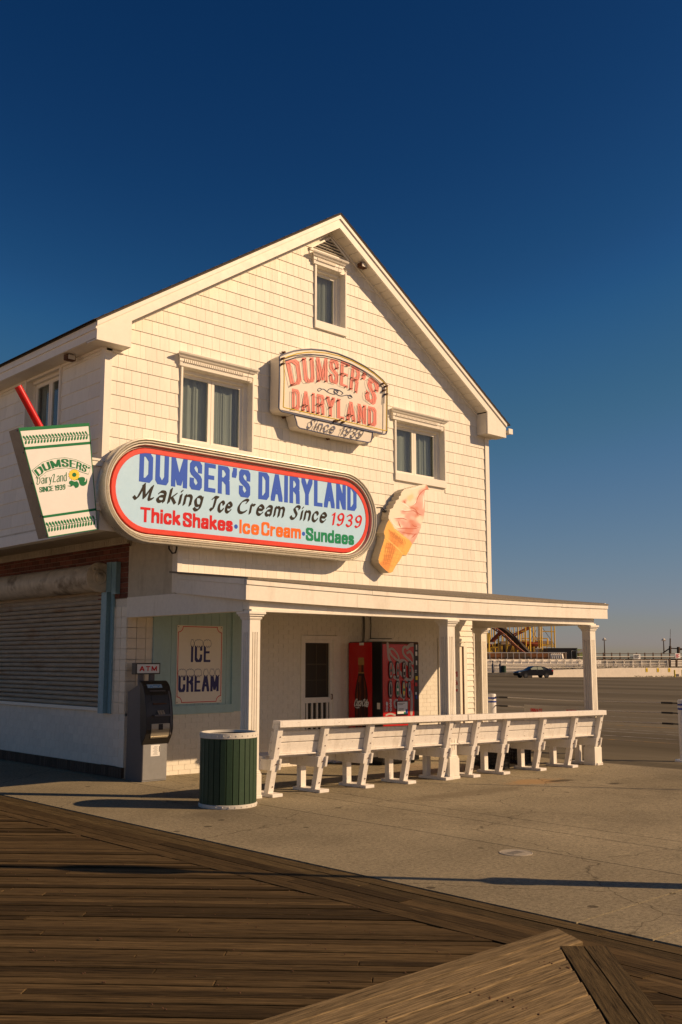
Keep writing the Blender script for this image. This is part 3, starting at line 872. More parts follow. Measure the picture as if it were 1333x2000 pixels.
pieces('right_shingle', 'siding', [((XR - .012, y, z + EXP / 2), (.3, .02, EXP), R(90)) for z in course_rows(2.9, 5.8, 5.603) for y in np.arange(YU + .25, 8.8, .3)], B, 0, shingle, 'right_siding')

# corner boards, bottom boards, soffit below the overhang
cb = MB()
cb.box(XL - .022, XL + .085, YU - .022, YU + .0, ZS - .0, 5.86); cb.box(XL - .022, XL, YU, YU + .085, ZS, 5.86)
cb.build('corner_board', 'trim', B); cb = MB()
cb.box(XR - .085, XR + .022, YU - .022, YU, ZP, 5.86); cb.box(XR, XR + .022, YU, YU + .085, ZP - .2, 5.86)
cb.build('corner_board', 'trim', B)
bb = MB(); bb.box(XL - .03, -.03, YU - .03, YU, ZS - .005, ZS + .125); bb.box(XL - .03, XL, YU, YB, ZS - .005, ZS + .125)
bb.build('bottom_board', 'trim', B)
sf = MB(); sf.box(XL, 0, YU + .0, YB, 3.515, 3.55); sf.build('overhang_soffit', 'panel', B)
cr_ = MB()                                             # ribbed cornice strip where soffit meets the brick wall
cr_.box(-.05, -.001, .0, YB, 3.40, 3.512)
for q in range(110): cr_.box(-.058, -.05, .03 + q * .055, .055 + q * .055, 3.41, 3.505)
cr_.build('ribbed_cornice', 'panel', B)

# ---- roof
RT = .27
prof_in = [(XC, ZRW)]
def rake(mb, off_b, off_t, y0, y1, xl, xr):
    """gable-shaped band between soffit line + off_b and + off_t"""
    zl, zr_ = zroof(xl), zroof(xr)
    mb.xz([(xl, zl + off_b), (XC, ZRW + off_b), (XC, ZRW + off_t), (xl, zl + off_t)], y0, y1)
    mb.xz([(XC, ZRW + off_b), (xr, zr_ + off_b), (xr, zr_ + off_t), (XC, ZRW + off_t)], y0, y1)
ex0, ex1 = -1.535, 7.125
r = MB(); rake(r, .217, .245, YF - .028, YB + .2, ex0 - .03, ex1 + .03); r.build('roof_deck', 'roof', B)
r = MB()
# roof shingles as overlapping courses (thin, seen edge-on)
for sgn, xe in ((-1, ex0 - .05), (1, ex1 + .05)):
    n_ = 30
    for q in range(n_):
        a = XC + (xe - XC) * q / n_; b = XC + (xe - XC) * (q + 1.15) / n_
        za, zb_ = ZRW + .247 - SL * abs(a - XC), ZRW + .247 - SL * abs(b - XC) + .008
        r.xz([(a, za), (b, zb_), (b, zb_ + .009), (a, za + .004)], YF - .034, YB + .22)
r.build('roof_shingles', 'roof', B, kind='stuff')
# fascia boards on the gable: main board with boxed returns, and a drip strip
for nm, s_, xe, xi in (('gable_fascia', -1, ex0, -1.02), ('gable_fascia', 1, ex1 - .03, 6.55)):
    zi, ze = zroof(xi), zroof(xe)
    mb = MB()
    mb.xz([(XC, ZRW), (XC, ZRW + .155), (xe, ze + .155), (xe, 5.83), (xi, 5.83), (xi, zi)], YF, YF + .03)
    mb.build(nm, 'trim', B)
    mb = MB(); mb.xz([(XC, ZRW + .152), (XC, ZRW + .235), (xe + s_ * .01, zroof(xe + s_ * .01) + .235), (xe + s_ * .01, zroof(xe + s_ * .01) + .152)], YF - .022, YF + .01)
    mb.build('drip_edge', 'trim', B)
    bx0, bx1 = sorted((xi, xe))
    mb = MB(); mb.box(bx0 + (.0 if s_ > 0 else .002), bx1 - .002, YF + .032, YU + .01, 5.832, 5.85)
    mb.box(xi - .01 if s_ > 0 else xi - .01, xi + .01, YF + .03, YU, 5.832, zi - .02)
    mb.build('return_box', 'soffit', B)
# rake soffit: panels across the slope
for s_, xi in ((-1, -1.02), (1, 6.55)):
    Ls = abs(xi - XC); n_ = 26
    for q in range(n_):
        a = XC + s_ * (Ls * q / n_ + .004); b = XC + s_ * (Ls * (q + 1) / n_ - .004)
        MB().xz([(a, zroof(a) - .0), (b, zroof(b) - .0), (b, zroof(b) + .02), (a, zroof(a) + .02)], YF + .03, YU + .01).build('soffit_panel', 'soffit', B)
mb = MB(); rake(mb, -.045, -.001, YU - .022, YU - .001 + .012, -1.0, 6.53); mb.build('rake_trim', 'trim', B)
mb = MB(); rake(mb, .022, .2, YF + .031, YU + .2, -1.2, 6.75); mb.build('soffit_backing', 'dark', B)
# eave boards along the sides
ez = zroof(ex0)
mb = MB(); mb.box(ex0 - .0, ex0 + .03, YF + .031, YB + .15, 5.86, ez + .155); mb.build('eave_fascia', 'trim', B)
mb = MB(); mb.box(ex0 - .018, ex0 - .001, YF + .0, YB + .15, ez + .11, ez + .20); mb.build('eave_drip', 'trim', B)
mb = MB(); mb.box(ex1 - .03, ex1, YF + .031, YB + .15, 5.86, zroof(ex1) + .155); mb.build('eave_fascia', 'trim', B)
for q in range(22):
    y0 = YU + .01 + q * .45
    box('eave_soffit_panel', 'soffit', ex0 + .032, XL - .001, y0 + .003, y0 + .447, 5.865 + .0, 5.88, B)
box('eave_soffit_panel', 'soffit', XR + .001, ex1 - .032, YU + .01, YB, 5.865, 5.88, B)
box('frieze_board', 'trim', XL - .02, XL + .0, YU + .09, YB, 5.825, 5.863, B)
box('frieze_board', 'trim', XL - .0 , XL + .26, YU - .022, YU - .0, 5.80, 5.83, B)
g_ = MB()                                              # gutter on the right eave
gx, gzz = ex1 + .0, zroof(ex1) + .04
prof = [(0, 0), (.09, 0), (.115, .03), (.12, .10), (.105, .10), (.10, .035), (.085, .012), (0, .012)]
g_.xz([(gx + .002 + a, gzz + b) for a, b in prof], YF - .03, YB + .1)
g_.box(gx + .001, gx + .12, YF - .045, YF - .031, gzz, gzz + .1)
g_.build('gutter', 'trim', B)
# soffit lights
for name_, c_, rot_ in (('soffit_light', (XL - .16, -.62, 5.815), 0), ('soffit_light', (3.42, YU - .14, zroof(3.42) - .045), 1)):
    mb = MB(); mb.box(c_[0] - .07, c_[0] + .07, c_[1] - .05, c_[1] + .05, c_[2] - .04, c_[2] + .04)
    o = mb.build(name_, 'rust', B, bevel=.01)
    b2 = MB(); b2.box(c_[0] - .05, c_[0] + .05, c_[1] - .062, c_[1] - .051, c_[2] - .03, c_[2] + .03); b2.build('lamp_face', 'louver', o)
# gable vent
v = empty('gable_vent', (XC, YU, 8.4), parent=B)
vb, vt, vl, vr = 8.30, 8.58, 2.39, 3.21
MB().xz([(vl, vb), (vr, vb), (XC, vt)], YU - .006, YU + .02).build('vent_void', 'dark', v)
mb = MB(); mb.bar((vl - .03, YU - .02, vb - .02), (vr + .03, YU - .02, vb - .02), .03, .035)
mb.bar((vl - .03, YU - .02, vb - .01), (XC, YU - .02, vt + .01), .03, .03); mb.bar((vr + .03, YU - .02, vb - .01), (XC, YU - .02, vt + .01), .03, .03)
mb.build('vent_frame', 'trim', v)
for q in range(5):
    z = vb + .025 + q * .05; f = (vt - z) / (vt - vb)
    MB().bar((XC - (XC - vl) * f + .01, YU - .022, z), (XC + (vr - XC) * f - .01, YU - .022, z), .028, .008, (0, .5, 1)).build('louver_slat', 'louver', v)
box('vent_header_board', 'trim', 2.36, 3.26, YU - .014, YU + .0, 8.165, 8.275, B)

# ---- windows with crowned heads
def window(x0, x1, z0, z1, sashes, crown, parent, T=None, dent=26, lab=None):
    """built facing -Y at YU; T optionally turns it"""
    W = empty('window', ((x0 + x1) / 2, YU, z0), parent=parent)
    def bld(mb, name, m, par, **k):
        if T is not None: mb.v = [tuple(T @ Vector(p)) for p in mb.v]
        return mb.build(name, m, par, **k)
    cw = .030; rc = .19                                   # casing width, recess
    zi0, zi1 = z0 + .13, z1 - .02
    mb = MB()
    mb.box(x0, x0 + cw, YU - .03, YU + .02, z0 + .13, z1); mb.box(x1 - cw, x1, YU - .03, YU + .02, z0 + .13, z1)
    mb.box(x0 - .0, x1 + .0, YU - .035, YU + .02, z0, z0 + .128)
    bld(mb, 'casing', 'trim', W)
    mb = MB()
    mb.box(x0 + cw - .02, x0 + cw, YU + .021, YU + rc, zi0, zi1); mb.box(x1 - cw, x1 - cw + .02, YU + .021, YU + rc, zi0, zi1)
    mb.box(x0 + cw, x1 - cw, YU + .0, YU + rc, zi1 - .0, zi1 + .02); mb.box(x0 + cw, x1 - cw, YU - .03, YU + rc, zi0 - .03, zi0)
    bld(mb, 'jamb', 'trim', W)
    a, b = x0 + cw, x1 - cw; f = .028
    mb = MB()
    mb.box(a, a + f, YU + .10, YU + rc, zi0, zi1); mb.box(b - f - .05, b, YU + .10, YU + rc, zi0, zi1)
    mb.box(a + f, b - f - .05, YU + .07, YU + rc, zi1 - .05, zi1); mb.box(a + f, b - f - .05, YU + .10, YU + rc, zi0, zi0 + .02)
    bld(mb, 'frame', 'trim', W)
    a += f; b -= f + .05; zi0 += .02; zi1 -= .05
    n_ = sashes
    for q in range(n_):
        s0 = a + (b - a) * q / n_ + (.004 if q else 0); s1 = a + (b - a) * (q + 1) / n_ - (.004 if q < n_ - 1 else 0); t = .05
        mb = MB(); mb.box(s0, s0 + t, YU + .125, YU + .165, zi0, zi1); mb.box(s1 - t, s1, YU + .125, YU + .165, zi0, zi1)
        mb.box(s0 + t, s1 - t, YU + .125, YU + .165, zi0, zi0 + t); mb.box(s0 + t, s1 - t, YU + .125, YU + .165, zi1 - t, zi1)
        so_ = bld(mb, 'sash', 'trim', W)
        mb = MB(); mb.box(s0 + t, s1 - t, YU + .143, YU + .147, zi0 + t, zi1 - t); bld(mb, 'pane', 'glass', so_)
        mb = MB()
    # pleated curtain behind
    mb = MB(); N = 60; vs = []; fs = []
    for q in range(N + 1):
        x = a + (b - a) * q / N; yy = YU + .225 + (.012 + .008 * math.sin(x0 * 5 + q * .13)) * math.sin(q * (.95 + .1 * math.sin(x0 * 3))) + .007 * math.sin(q * 2.9 + x0 * 9)
        vs += [(x, yy, zi0 - .02), (x, yy, zi1 + .02)]
        if q: fs.append((2 * q - 2, 2 * q, 2 * q + 1, 2 * q - 1))
    mb.add(vs, fs); bld(mb, 'curtain', 'curtain', W, smooth=False)
    if crown:
        c0, c1, zt = crown; zb_ = z1 - .015
        hgt = zt - zb_
        P = [(0, 0), (-.045, 0), (-.05, .28), (-.062, .34), (-.062, .55), (-.085, .62), (-.10, .74), (-.125, .82), (-.135, .93), (-.12, 1), (0, 1)]
        def prof_at(x, g=0): return [(x, YU + .0 + a_ - (g if a_ < 0 else 0), zb_ + b_ * hgt) for a_, b_ in P]
        def ext(mb, xa, xb, fl=0, fr_=0):
            n2 = len(P); pa, pb = [], []
            for a_, b_ in P:
                e = -a_
                pa.append((xa - (e - .045 if fl and e > .045 else 0), YU + a_, zb_ + b_ * hgt)); pb.append((xb + (e - .045 if fr_ and e > .045 else 0), YU + a_, zb_ + b_ * hgt))
            mb.add(pa + pb, [tuple(range(n2)), tuple(range(2 * n2 - 1, n2 - 1, -1))] + [(i, (i + 1) % n2, n2 + (i + 1) % n2, n2 + i) for i in range(n2)])
        kx = c1 - .12
        mb = MB(); ext(mb, c0 + .04, kx - .004, 1, 0); ext(mb, kx + .004, c1 - .04, 0, 1)
        hd = bld(mb, 'crown_head', 'trim', W)
        mb = MB(); L_ = (kx - .07) - (c0 + .1)
        for q in range(dent):
            xx = c0 + .1 + L_ * q / dent
            mb.box(xx, xx + L_ / dent * .55, YU - .072, YU - .050, zb_ + .30 * hgt, zb_ + .52 * hgt)
        bld(mb, 'dentils', 'trim', hd, kind='stuff')
    return W
window(*WIN[0], 2, (-.135, 1.225, 6.01), B, dent=32)
window(*WIN[1], 2, (4.205, 5.57, 5.955), B, dent=32)
window(*WIN[2], 1, (2.385, 3.085, 8.235), B, dent=18)
# the side window: same unit turned to face -X
TT = Matrix.Translation((XL, 0, 0)) @ Matrix.Rotation(R(-90), 4, 'Z') @ Matrix.Translation((0, -YU, 0))
# after the turn local x -> world -y
window(-LW[1], -LW[0], LW[2] - .1, LW[3], 2, None, B, T=TT)

# ================================================================== LOWER STOREY
# left wall, x = 0
lw = MB(); lw.box(.012, .2, .2, YB, .0, .95); lw.box(.012, .2, .0 + .012, .63, .0, 3.5); lw.box(.012, .2, .63, YB, 2.75, 3.5); lw.build('lower_side_wall', 'mortarw', B)
pieces('wall_block', 'block', [((.0095, .0 + .3 * ((c + .5 * (rr % 2))) + .15 + .012, .16 + .13 * rr + .065), (.005, .2975, .1285), 0) for rr in range(6) for c in range(-0, 22)
                               if .3 * (c + .5 * (rr % 2)) < 7], B, 160)
sb = []
for q in range(90): sb.append(((-.004, .03 + q * .072, .078), (.05, .064, .148), 0))
pieces('base_brick', 'soldier', sb, B, 90)
# red brick above the shutter and at the corner
rb = []
bh, bl = .067, .205
for rr in range(14):
    z = 2.60 + rr * (bh + .009)
    off = .107 * (rr % 2)
    for c in range(36):
        y0 = .004 + c * (bl + .009) - off; y1 = y0 + bl
        y0 = max(y0, .004)
        if y1 > 6.8 or y1 - y0 < .03: continue
        if z < 3.05 and y0 > .66: continue
        rb.append(((.002, (y0 + y1) / 2, z + bh / 2), (.02, y1 - y0, bh), 0))
pieces('brick', 'brickr', [q for q in rb if q[0][2] < 3.41], B, 300)
box('brick_mortar', 'mortar', .006, .0125, .002, 6.9, 2.588, 3.42, B)
# white glazed tiles on the corner pier, both faces
tl = []
tw = .152
for rr in range(12):
    z = .92 + rr * (tw + .004) - .005
    if z + tw > 2.585: continue
    for c in range(3):
        if c * (tw + .004) < .42: tl.append(((.001, .004 + c * (tw + .006) + tw / 2, z + tw / 2), (.014, tw - .003, tw - .003), 0))
        if z < 2.2: tl.append(((.006 + c * (tw + .006) + tw / 2, .001, z + tw / 2), (tw - .003, .014, tw - .003), 0))
pieces('wall_tile', 'tile', tl, B, 200)

# rolling shutter
sh = empty('rolling_shutter', (0, 3.4, 1.0), parent=B)
NS = 24
for q in range(NS):
    z0 = .985 + q * (1.76 / NS); hh = 1.76 / NS; y0, y1 = .64, 7.6
    arc = [(.03 - .03 * math.sin(math.pi * t / 6) - .0, z0 + hh * (.06 + .88 * t / 6)) for t in range(7)]
    P_ = arc + [(.045, z0 + hh * .94), (.045, z0 + hh * .06)]
    mb = MB(); n_ = len(P_)
    mb.add([(a_ - .02, y0, b_) for a_, b_ in P_] + [(a_ - .02, y1, b_) for a_, b_ in P_],
           [tuple(range(n_)), tuple(range(2 * n_ - 1, n_ - 1, -1))] + [(i, (i + 1) % n_, n_ + (i + 1) % n_, n_ + i) for i in range(n_)])
    mb.build('shutter_slat', 'shutter', sh)
box('shutter_backing', 'dark', .03, .04, .64, 7.6, .98, 2.76, sh)
box('shutter_sill', 'cream', -.05, .02, .66, 7.6, .93, .984, sh, bevel=.006)
box('sill_end', 'bluer', -.055, .02, .60, .66, .925, .985, sh)
# barrel hood with round end plate
hd = MB(); hc = (-.17, 2.92)
prof = [(hc[0] + .205 * math.cos(t), hc[1] + .205 * math.sin(t)) for t in [R(a) for a in range(60, 271, 15)]]
prof = prof + [(hc[0] + .02, 2.712), (.0, 2.722), (.0, 3.12)]
n_ = len(prof); hd.add([(a, .56, b) for a, b in prof] + [(a, 7.6, b) for a, b in prof],
   [tuple(range(n_)), tuple(range(2 * n_ - 1, n_ - 1, -1))] + [(i, (i + 1) % n_, n_ + (i + 1) % n_, n_ + i) for i in range(n_)])
hd.build('barrel_hood', 'hood', sh, smooth=True)
ep = MB(); pts = [(hc[0] + .225 * math.cos(R(a)), hc[1] + .225 * math.sin(R(a))) for a in range(50, 311, 10)]
pts += [(hc[0] + .17, hc[1] - .225), (.0, hc[1] - .225), (.0, hc[1] + .225)]
ep.xz(pts, .535, .558); e_ = ep.build('end_plate', 'hood', sh)
ring = MB(); ring.lathe([(.085, .0), (.10, -.012), (.115, .0)], (hc[0] - .0, .535, hc[1]), 28, 'y'); ring.lathe([(.0, -.02), (.05, -.02), (.06, 0)], (hc[0], .535, hc[1]), 20, 'y')
ring.lathe([(.02, -.008), (.035, -.014), (.045, 0)], (hc[0] - .09, .535, hc[1] + .13), 12, 'y')
ring.build('shaft_bearing', 'hood', e_, smooth=True)
rl = MB(); rl.box(-.085, -.001, .47, .58, .905, 2.70); rl.box(-.097, -.0855, .45, .60, .905, 2.695); rl.box(-.03, -.0, .36, .44, .905, 2.715)
rl.build('guide_rail', 'bluer', sh)
rl = MB(); rl.box(-.06, -.002, .40, .54, 2.70, 3.15); rl.box(-.075, -.002, .22, .36, 2.66, 3.14); rl.box(-.09, -.075, .21, .225, 2.67, 3.13)
rl.build('rail_bracket', 'bluer', sh)

# plywood infill, post and header on the left side of the porch (plane x = 0, y YU..0)
box('plywood_panel', 'panel', -.004, .03, YU + .09, .0, 2.60, 3.36, B)
box('plywood_panel', 'panel', .031, .05, YU + .09, .0, 3.3, 3.52, B)
box('corner_post', 'porch', -.035, .045, YU - .005, YU + .085, 2.62, 3.45, B)
box('panel_batten', 'panel', -.008, -.0041, YU + .09, .0, 3.05, 3.056, B)

# front wall, y = 0
fw = MB(); fw.box(.0125, 3.42, .012, .2, -.05, 2.6); fw.box(4.22, 5.02, .012, .2, -.1, 2.6); fw.box(5.6, 6.86, .012, .2, -.15, 2.6); fw.box(3.42, 4.22, .012, .2, 2.12, 2.6); fw.box(5.02, 5.6, .012, .2, 2.08, 2.6)
fw.build('lower_front_wall', 'mortarw', B)
pb = []
for rr in range(36):
    z = -.10 + rr * .0762
    for c in range(34):
        x0 = .0 + c * .214 - .107 * (rr % 2); x1 = x0 + .207
        x0 = max(x0, .008); x1 = min(x1, 6.84)
        if x1 - x0 < .04: continue
        if z > .91 and x0 < .47 and z < 2.6: continue
        if z > .84 and x0 < 2.10: continue
        if x1 > 3.37 and x0 < 4.27 and z < 2.1:
            if x0 < 3.37: x1 = 3.37
            elif x1 > 4.27: x0 = 4.27
            else: continue
        if x1 > 4.98 and x0 < 5.64 and z < 2.08:
            if x0 < 4.98: x1 = 4.98
            elif x1 > 5.64: x0 = 5.64
            else: continue
        if x1 - x0 < .04: continue
        pb.append((((x0 + x1) / 2, .0095, z + .035), (x1 - x0 + .001, .005, .0735), 0))
pieces('painted_brick', 'brickw', pb, B, 300)
# blue grooved board panel with frame
bp_ = empty('board_panel', (1.3, 0, .9), parent=B)
for q in range(9):
    x0 = .62 + q * .148
    box('groove_board', 'blue', x0 + .003, x0 + .145, -.012, .0115, 1.0, 2.6, bp_)
box('panel_backing', 'under', .6, 1.97, .0, .011, 1.0, 2.6, bp_)
box('panel_frame', 'blue', .44, .618, -.03, .0115, .885, 2.6, bp_, bevel=.003)
box('panel_frame', 'blue', 1.956, 2.105, -.03, .0115, .885, 2.6, bp_, bevel=.003)
box('panel_frame', 'blue', .619, 1.955, -.03, .0115, .872, 1.0, bp_, bevel=.003)
box('frame_strip', 'blue', 1.90, 1.952, -.045, -.013, 1.001, 2.6, bp_)
bs = MB(); bs.box(.60, .66, -.036, -.0305, .885, .955); bs.lathe([(.0, -.008), (.018, -.008), (.02, 0)], (.63, -.037, .92), 12, 'y'); bs.build('key_switch_plate', 'brass', bp_)

# screen door
sd = empty('screen_door', (3.8, 0, 0), parent=B)
mb = MB(); mb.box(3.37, 3.43, -.02, .14, -.06, 2.10); mb.box(4.10, 4.27, -.02, .14, -.06, 2.10); mb.box(3.431, 4.099, -.02, .14, 2.03, 2.10)
mb.build('door_frame', 'porch', sd)
mb = MB(); mb.box(3.432, 3.47, -.005, .03, -.04, 2.028); mb.box(4.03, 4.098, -.005, .03, -.04, 2.028)
for a, b in ((.965, 1.055), (1.975, 2.028), (-.04, .14)): mb.box(3.471, 4.029, -.005, .03, a, b)
mb.build('door_leaf', 'porch', sd)
for q in range(5): box('baluster', 'porch', 3.505 + q * .115, 3.535 + q * .115, .0, .025, .141, .964, sd)
box('screen_mesh', mat('insect_screen', (.035, .028, .018), .6), 3.471, 4.029, .0302, .034, .141, 1.974, sd)
mb = MB()
for a, b, c, d in ((3.5, 3.52, 1.1, 1.95), (3.98, 4.0, 1.1, 1.95), (3.74, 3.755, 1.1, 1.95)): mb.box(a, b, .026, .0295, c, d)
mb.box(3.521, 3.98, .022, .0298, 1.60, 1.625); mb.box(3.521, 3.98, .024, .0298, 1.34, 1.35)
mb.build('inner_muntins', mat('dim_muntin', (.09, .07, .045), .7), sd)
box('door_light_void', 'dark', 3.43, 4.1, .10, .12, -.05, 2.05, sd)
MB().tube([(4.06, -.01, 1.02), (4.06, -.04, 1.02), (4.06, -.04, 1.10), (4.06, -.01, 1.10)], .008).build('door_handle', 'rust', sd)
# doorway behind the vending machines
mb = MB(); mb.box(4.98, 5.05, -.02, .14, -.1, 2.06); mb.box(5.52, 5.64, -.02, .14, -.1, 2.06); mb.box(5.051, 5.519, -.02, .14, 2.0, 2.06)
mb.build('rear_door_frame', 'porch', B); box('rear_door_leaf', 'panel', 5.051, 5.519, .05, .08, -.08, 2.0, B)

# clapboard annex with a door, right of the brick wall
an = empty('clapboard_annex', (7.4, 0, 0), parent=B)
box('annex_wall', 'siding', 6.87, 7.97, .02, 6.0, -.2, 2.62, an)
box('annex_corner', 'porch', 7.93, 7.995, -.01, .08, -.15, 2.6, an)
box('annex_corner', 'porch', 6.86, 6.95, -.02, .03, -.12, 2.1, an)
def clap(mb, sx, sy, sz):
    mb.add([(-sx / 2, 0, -sz / 2), (sx / 2, 0, -sz / 2), (sx / 2, 0, sz / 2), (-sx / 2, 0, sz / 2), (-sx / 2, -.022, -sz / 2), (sx / 2, -.022, -sz / 2), (sx / 2, -.004, sz / 2), (-sx / 2, -.004, sz / 2)],
           [(4, 5, 6, 7), (0, 1, 5, 4), (0, 4, 7, 3), (1, 2, 6, 5), (2, 3, 7, 6)])
cl = []
for q in range(25):
    z = -.12 + q * .108
    if z < 2.02: cl.append(((7.81, .02, z + .054), (.24, .02, .108), 0)); 
    else: cl.append(((7.44, .02, z + .054), (.98, .02, .108), 0))
pieces('clapboard', 'siding', cl, an, 60, clap)
ad = empty('annex_door', (7.3, 0, 0), parent=an)
mb = MB(); mb.box(6.951, 7.03, -.025, .03, -.12, 2.02); mb.box(7.60, 7.69, -.025, .03, -.12, 2.02); mb.box(7.031, 7.599, -.025, .03, 1.95, 2.02); mb.build('door_casing', 'porch', ad)
mb = MB(); mb.box(7.031, 7.56, -.006, .01, -.1, 1.949); mb.build('door_leaf', 'cream', ad)
box('door_gap', 'rust', 7.561, 7.60, -.004, .01, -.1, 1.949, ad)
for i_, (s_, z_, h_, xa, xb) in enumerate((("DUMSER'S", 1.36, .10, 7.06, 7.42), ('Area', 1.20, .09, 7.24, 7.42), ("NO ENTRY", 1.07, .05, 7.15, 7.42))):
    if s_ == 'Area': s_ = 'CREAM' if False else 'AREA'
    text('door_lettering', 'tred', s_, xa, xb, z_, h_, -.0068, ad, .014, .014, .25)

# ================================================================== PORCH
P_ = empty('porch', (4, -1.5, 2.4), parent=B) if False else B
YC = -2.86
def fz(x):     # the fascia has sagged a little in the middle
    return .02 * math.sin(max(0, min(1, (x + .15) / 8.15)) * math.pi) * -1.9
def roofz(y): return 2.705 + (y + 3.02) * .105
# roof deck
mb = MB(); X0, X1 = -.155, 8.02
xr_ = [X0 + (XR - X0) * q / 10 for q in range(11)] + [X1]
for a, b in zip(xr_[:-1], xr_[1:]):
    ye = YU + .011 if a < XR - .01 else .3
    sag = lambda x, y: fz(x) * max(0, min(1, (-y - 1.3) / 1.7)) - .0042 * max(0, x) * max(0, min(1, (-y - 1.3) / 1.7))
    mb.add([(x, y, roofz(y) + sag(x, y) + dz) for dz in (-.012, .012) for (x, y) in ((a, -3.06), (b, -3.06), (b, ye), (a, ye))], [(0, 1, 2, 3), (4, 5, 6, 7), (0, 1, 5, 4), (1, 2, 6, 5), (2, 3, 7, 6), (3, 0, 4, 7)])
mb.build('porch_roof', mat('porch_roofing', (.20, .175, .135), .9, var=.25, vscale=14, bump=.4), B)
# fascia boards, with the joints the photograph shows
jo = [-.155, 1.77, 3.72, 5.2, X1]
for a, b in zip(jo[:-1], jo[1:]):
    mb = MB(); n2 = 6
    ps = [a + .002 + (b - a - .004) * i / n2 for i in range(n2 + 1)]
    poly = [(x, 2.432 + fz(x) - .0022 * x) for x in ps] + [(x, 2.622 + fz(x) - .0035 * x) for x in ps[::-1]]
    mb.xz(poly, -3.03, -3.005); mb.build('porch_fascia', 'porch', B)
jt = [-.155, 2.05, 4.05, 6.6, X1 + .0]
for i, (a, b) in enumerate(zip(jt[:-1], jt[1:])):
    mb = MB(); n2 = 6
    ps = [a + .002 + (b - a - .004) * q / n2 for q in range(n2 + 1)]
    lo = .004 * i if i else 0
    poly = [(x, 2.624 + fz(x) - .0035 * x - (.004 if i == 3 else 0)) for x in ps] + [(x, 2.695 + fz(x) - .0042 * x) for x in ps[::-1]]
    mb.xz(poly, -3.045 - .002 * (i % 2), -3.006); mb.build('drip_board', 'porch', B)
# side fascias
for x, xb_ in ((-.155, -.055), (X1 - .025, X1 - .025)):
    yb = YU + .0 if x < 1 else .3
    for nm, z0, z1, o_, wd in (('side_fascia', 2.43, 2.622, 0, .025), ('side_drip_board', 2.624, 2.695, -.012, .04)):
        mb = MB(); k_ = .102 * (yb + 3.004)
        vs = [(x + o_, -3.004, z0), (x + o_ + wd, -3.004, z0), (xb_ + o_ + wd, yb, z0 + k_), (xb_ + o_, yb, z0 + k_), (x + o_, -3.004, z1), (x + o_ + wd, -3.004, z1), (xb_ + o_ + wd, yb, z1 + k_), (xb_ + o_, yb, z1 + k_)]
        mb.add(vs, [(0, 3, 2, 1), (4, 5, 6, 7), (0, 1, 5, 4), (1, 2, 6, 5), (2, 3, 7, 6), (3, 0, 4, 7)]); mb.build(nm, 'porch', B)
# beams: the front one carries a small sunlit ledge
box('front_beam', 'porch', -.02, 7.73, -2.93, -2.80, 2.325, 2.60, B)
box('front_beam_ledge', 'porch', -.0, 7.755, -2.95, -2.795, 2.297, 2.323, B)
box('left_beam', 'porch', -.016, .12, -2.79, .0, 2.305, 2.598, B)
box('right_beam', 'porch', 7.60, 7.735, -2.79, -.25, 2.30, 2.56, B)
for q in range(16):
    x0 = .14 + q * .475
    box('porch_ceiling_board', 'porch', x0 + .002, x0 + .473, -2.79, .01, 2.53, 2.545, B)
box('ceiling_trim', 'porch', .14, 7.73, -.03, .0115, 2.47, 2.53, B)

# fluted columns
def column(x, y, h_top, zb):
    c = empty('porch_column', (x, y, zb), parent=B)
    hw = .083; g = .016; d = .014
    zt = h_top - .09; fl0, fl1 = zb + .42, h_top - .26
    # shaft: three grooves in each face, real recesses
    def shaft(mb, z0, z1, flutes):
        pts = []
        cs = [-.035, 0, .035]
        side = [(-hw, -hw)]
        if flutes:
            for c_ in cs: side += [(c_ - g / 2, -hw), (c_ - g / 3, -hw + d), (c_ + g / 3, -hw + d), (c_ + g / 2, -hw)]
        for k_ in range(4):
            cc, ss = [(1, 0), (0, 1), (-1, 0), (0, -1)][k_]
            pts += [(x + a * cc - b * ss, y + a * ss + b * cc) for a, b in side]
        mb.prism(pts, lambda u, v: (u, v, z0), lambda u, v: (u, v, z1))
    mb = MB(); shaft(mb, zb + .15, fl0, False); shaft(mb, fl0, fl1, True); shaft(mb, fl1, zt, False)
    mb.build('shaft', 'porch', c)
    mb = MB()
    for a, z0, z1 in ((.118, zb, zb + .045), (.110, zb + .045, zb + .30), (.102, zb + .30, zb + .325), (.094, zb + .325, zb + .34)):
        mb.box(x - a, x + a, y - a, y + a, z0, z1)
    mb.build('plinth', 'porch', c, bevel=.006)
    mb = MB()
    for a, z0, z1 in ((.093, zt - .012, zt), (.100, zt, zt + .03), (.118, zt + .03, zt + .055), (.135, zt + .055, h_top - .001)):
        mb.box(x - a, x + a, y - a, y + a, z0, z1)
    mb.build('capital', 'porch', c, bevel=.004)
column(.065, YC, 2.296, gz(.065)); column(3.83, YC, 2.296, gz(3.83)); column(7.655, YC, 2.296, gz(7.65)); column(7.665, -.40, 2.299, gz(7.66))
# cables hanging down the wall behind the machines
mb = MB()
for x in (4.83, 4.86, 5.02): mb.tube([(x, -.012, 2.5), (x + .01, -.015, 2.3), (x - .004, -.012, 2.0)], .008, 6)
mb.build('wall_cables', 'wire', B)


# ================================================================== SIGNS
def capsule(cx, cz, hx, r, inset, n=20):
    pts = []; rr = r - inset
    for k in range(n + 1): a = -math.pi / 2 + math.pi * k / n; pts.append((cx + hx + rr * math.cos(a), cz + rr * math.sin(a)))
    for k in range(n + 1): a = math.pi / 2 + math.pi * k / n; pts.append((cx - hx + rr * math.cos(a), cz + rr * math.sin(a)))
    return pts


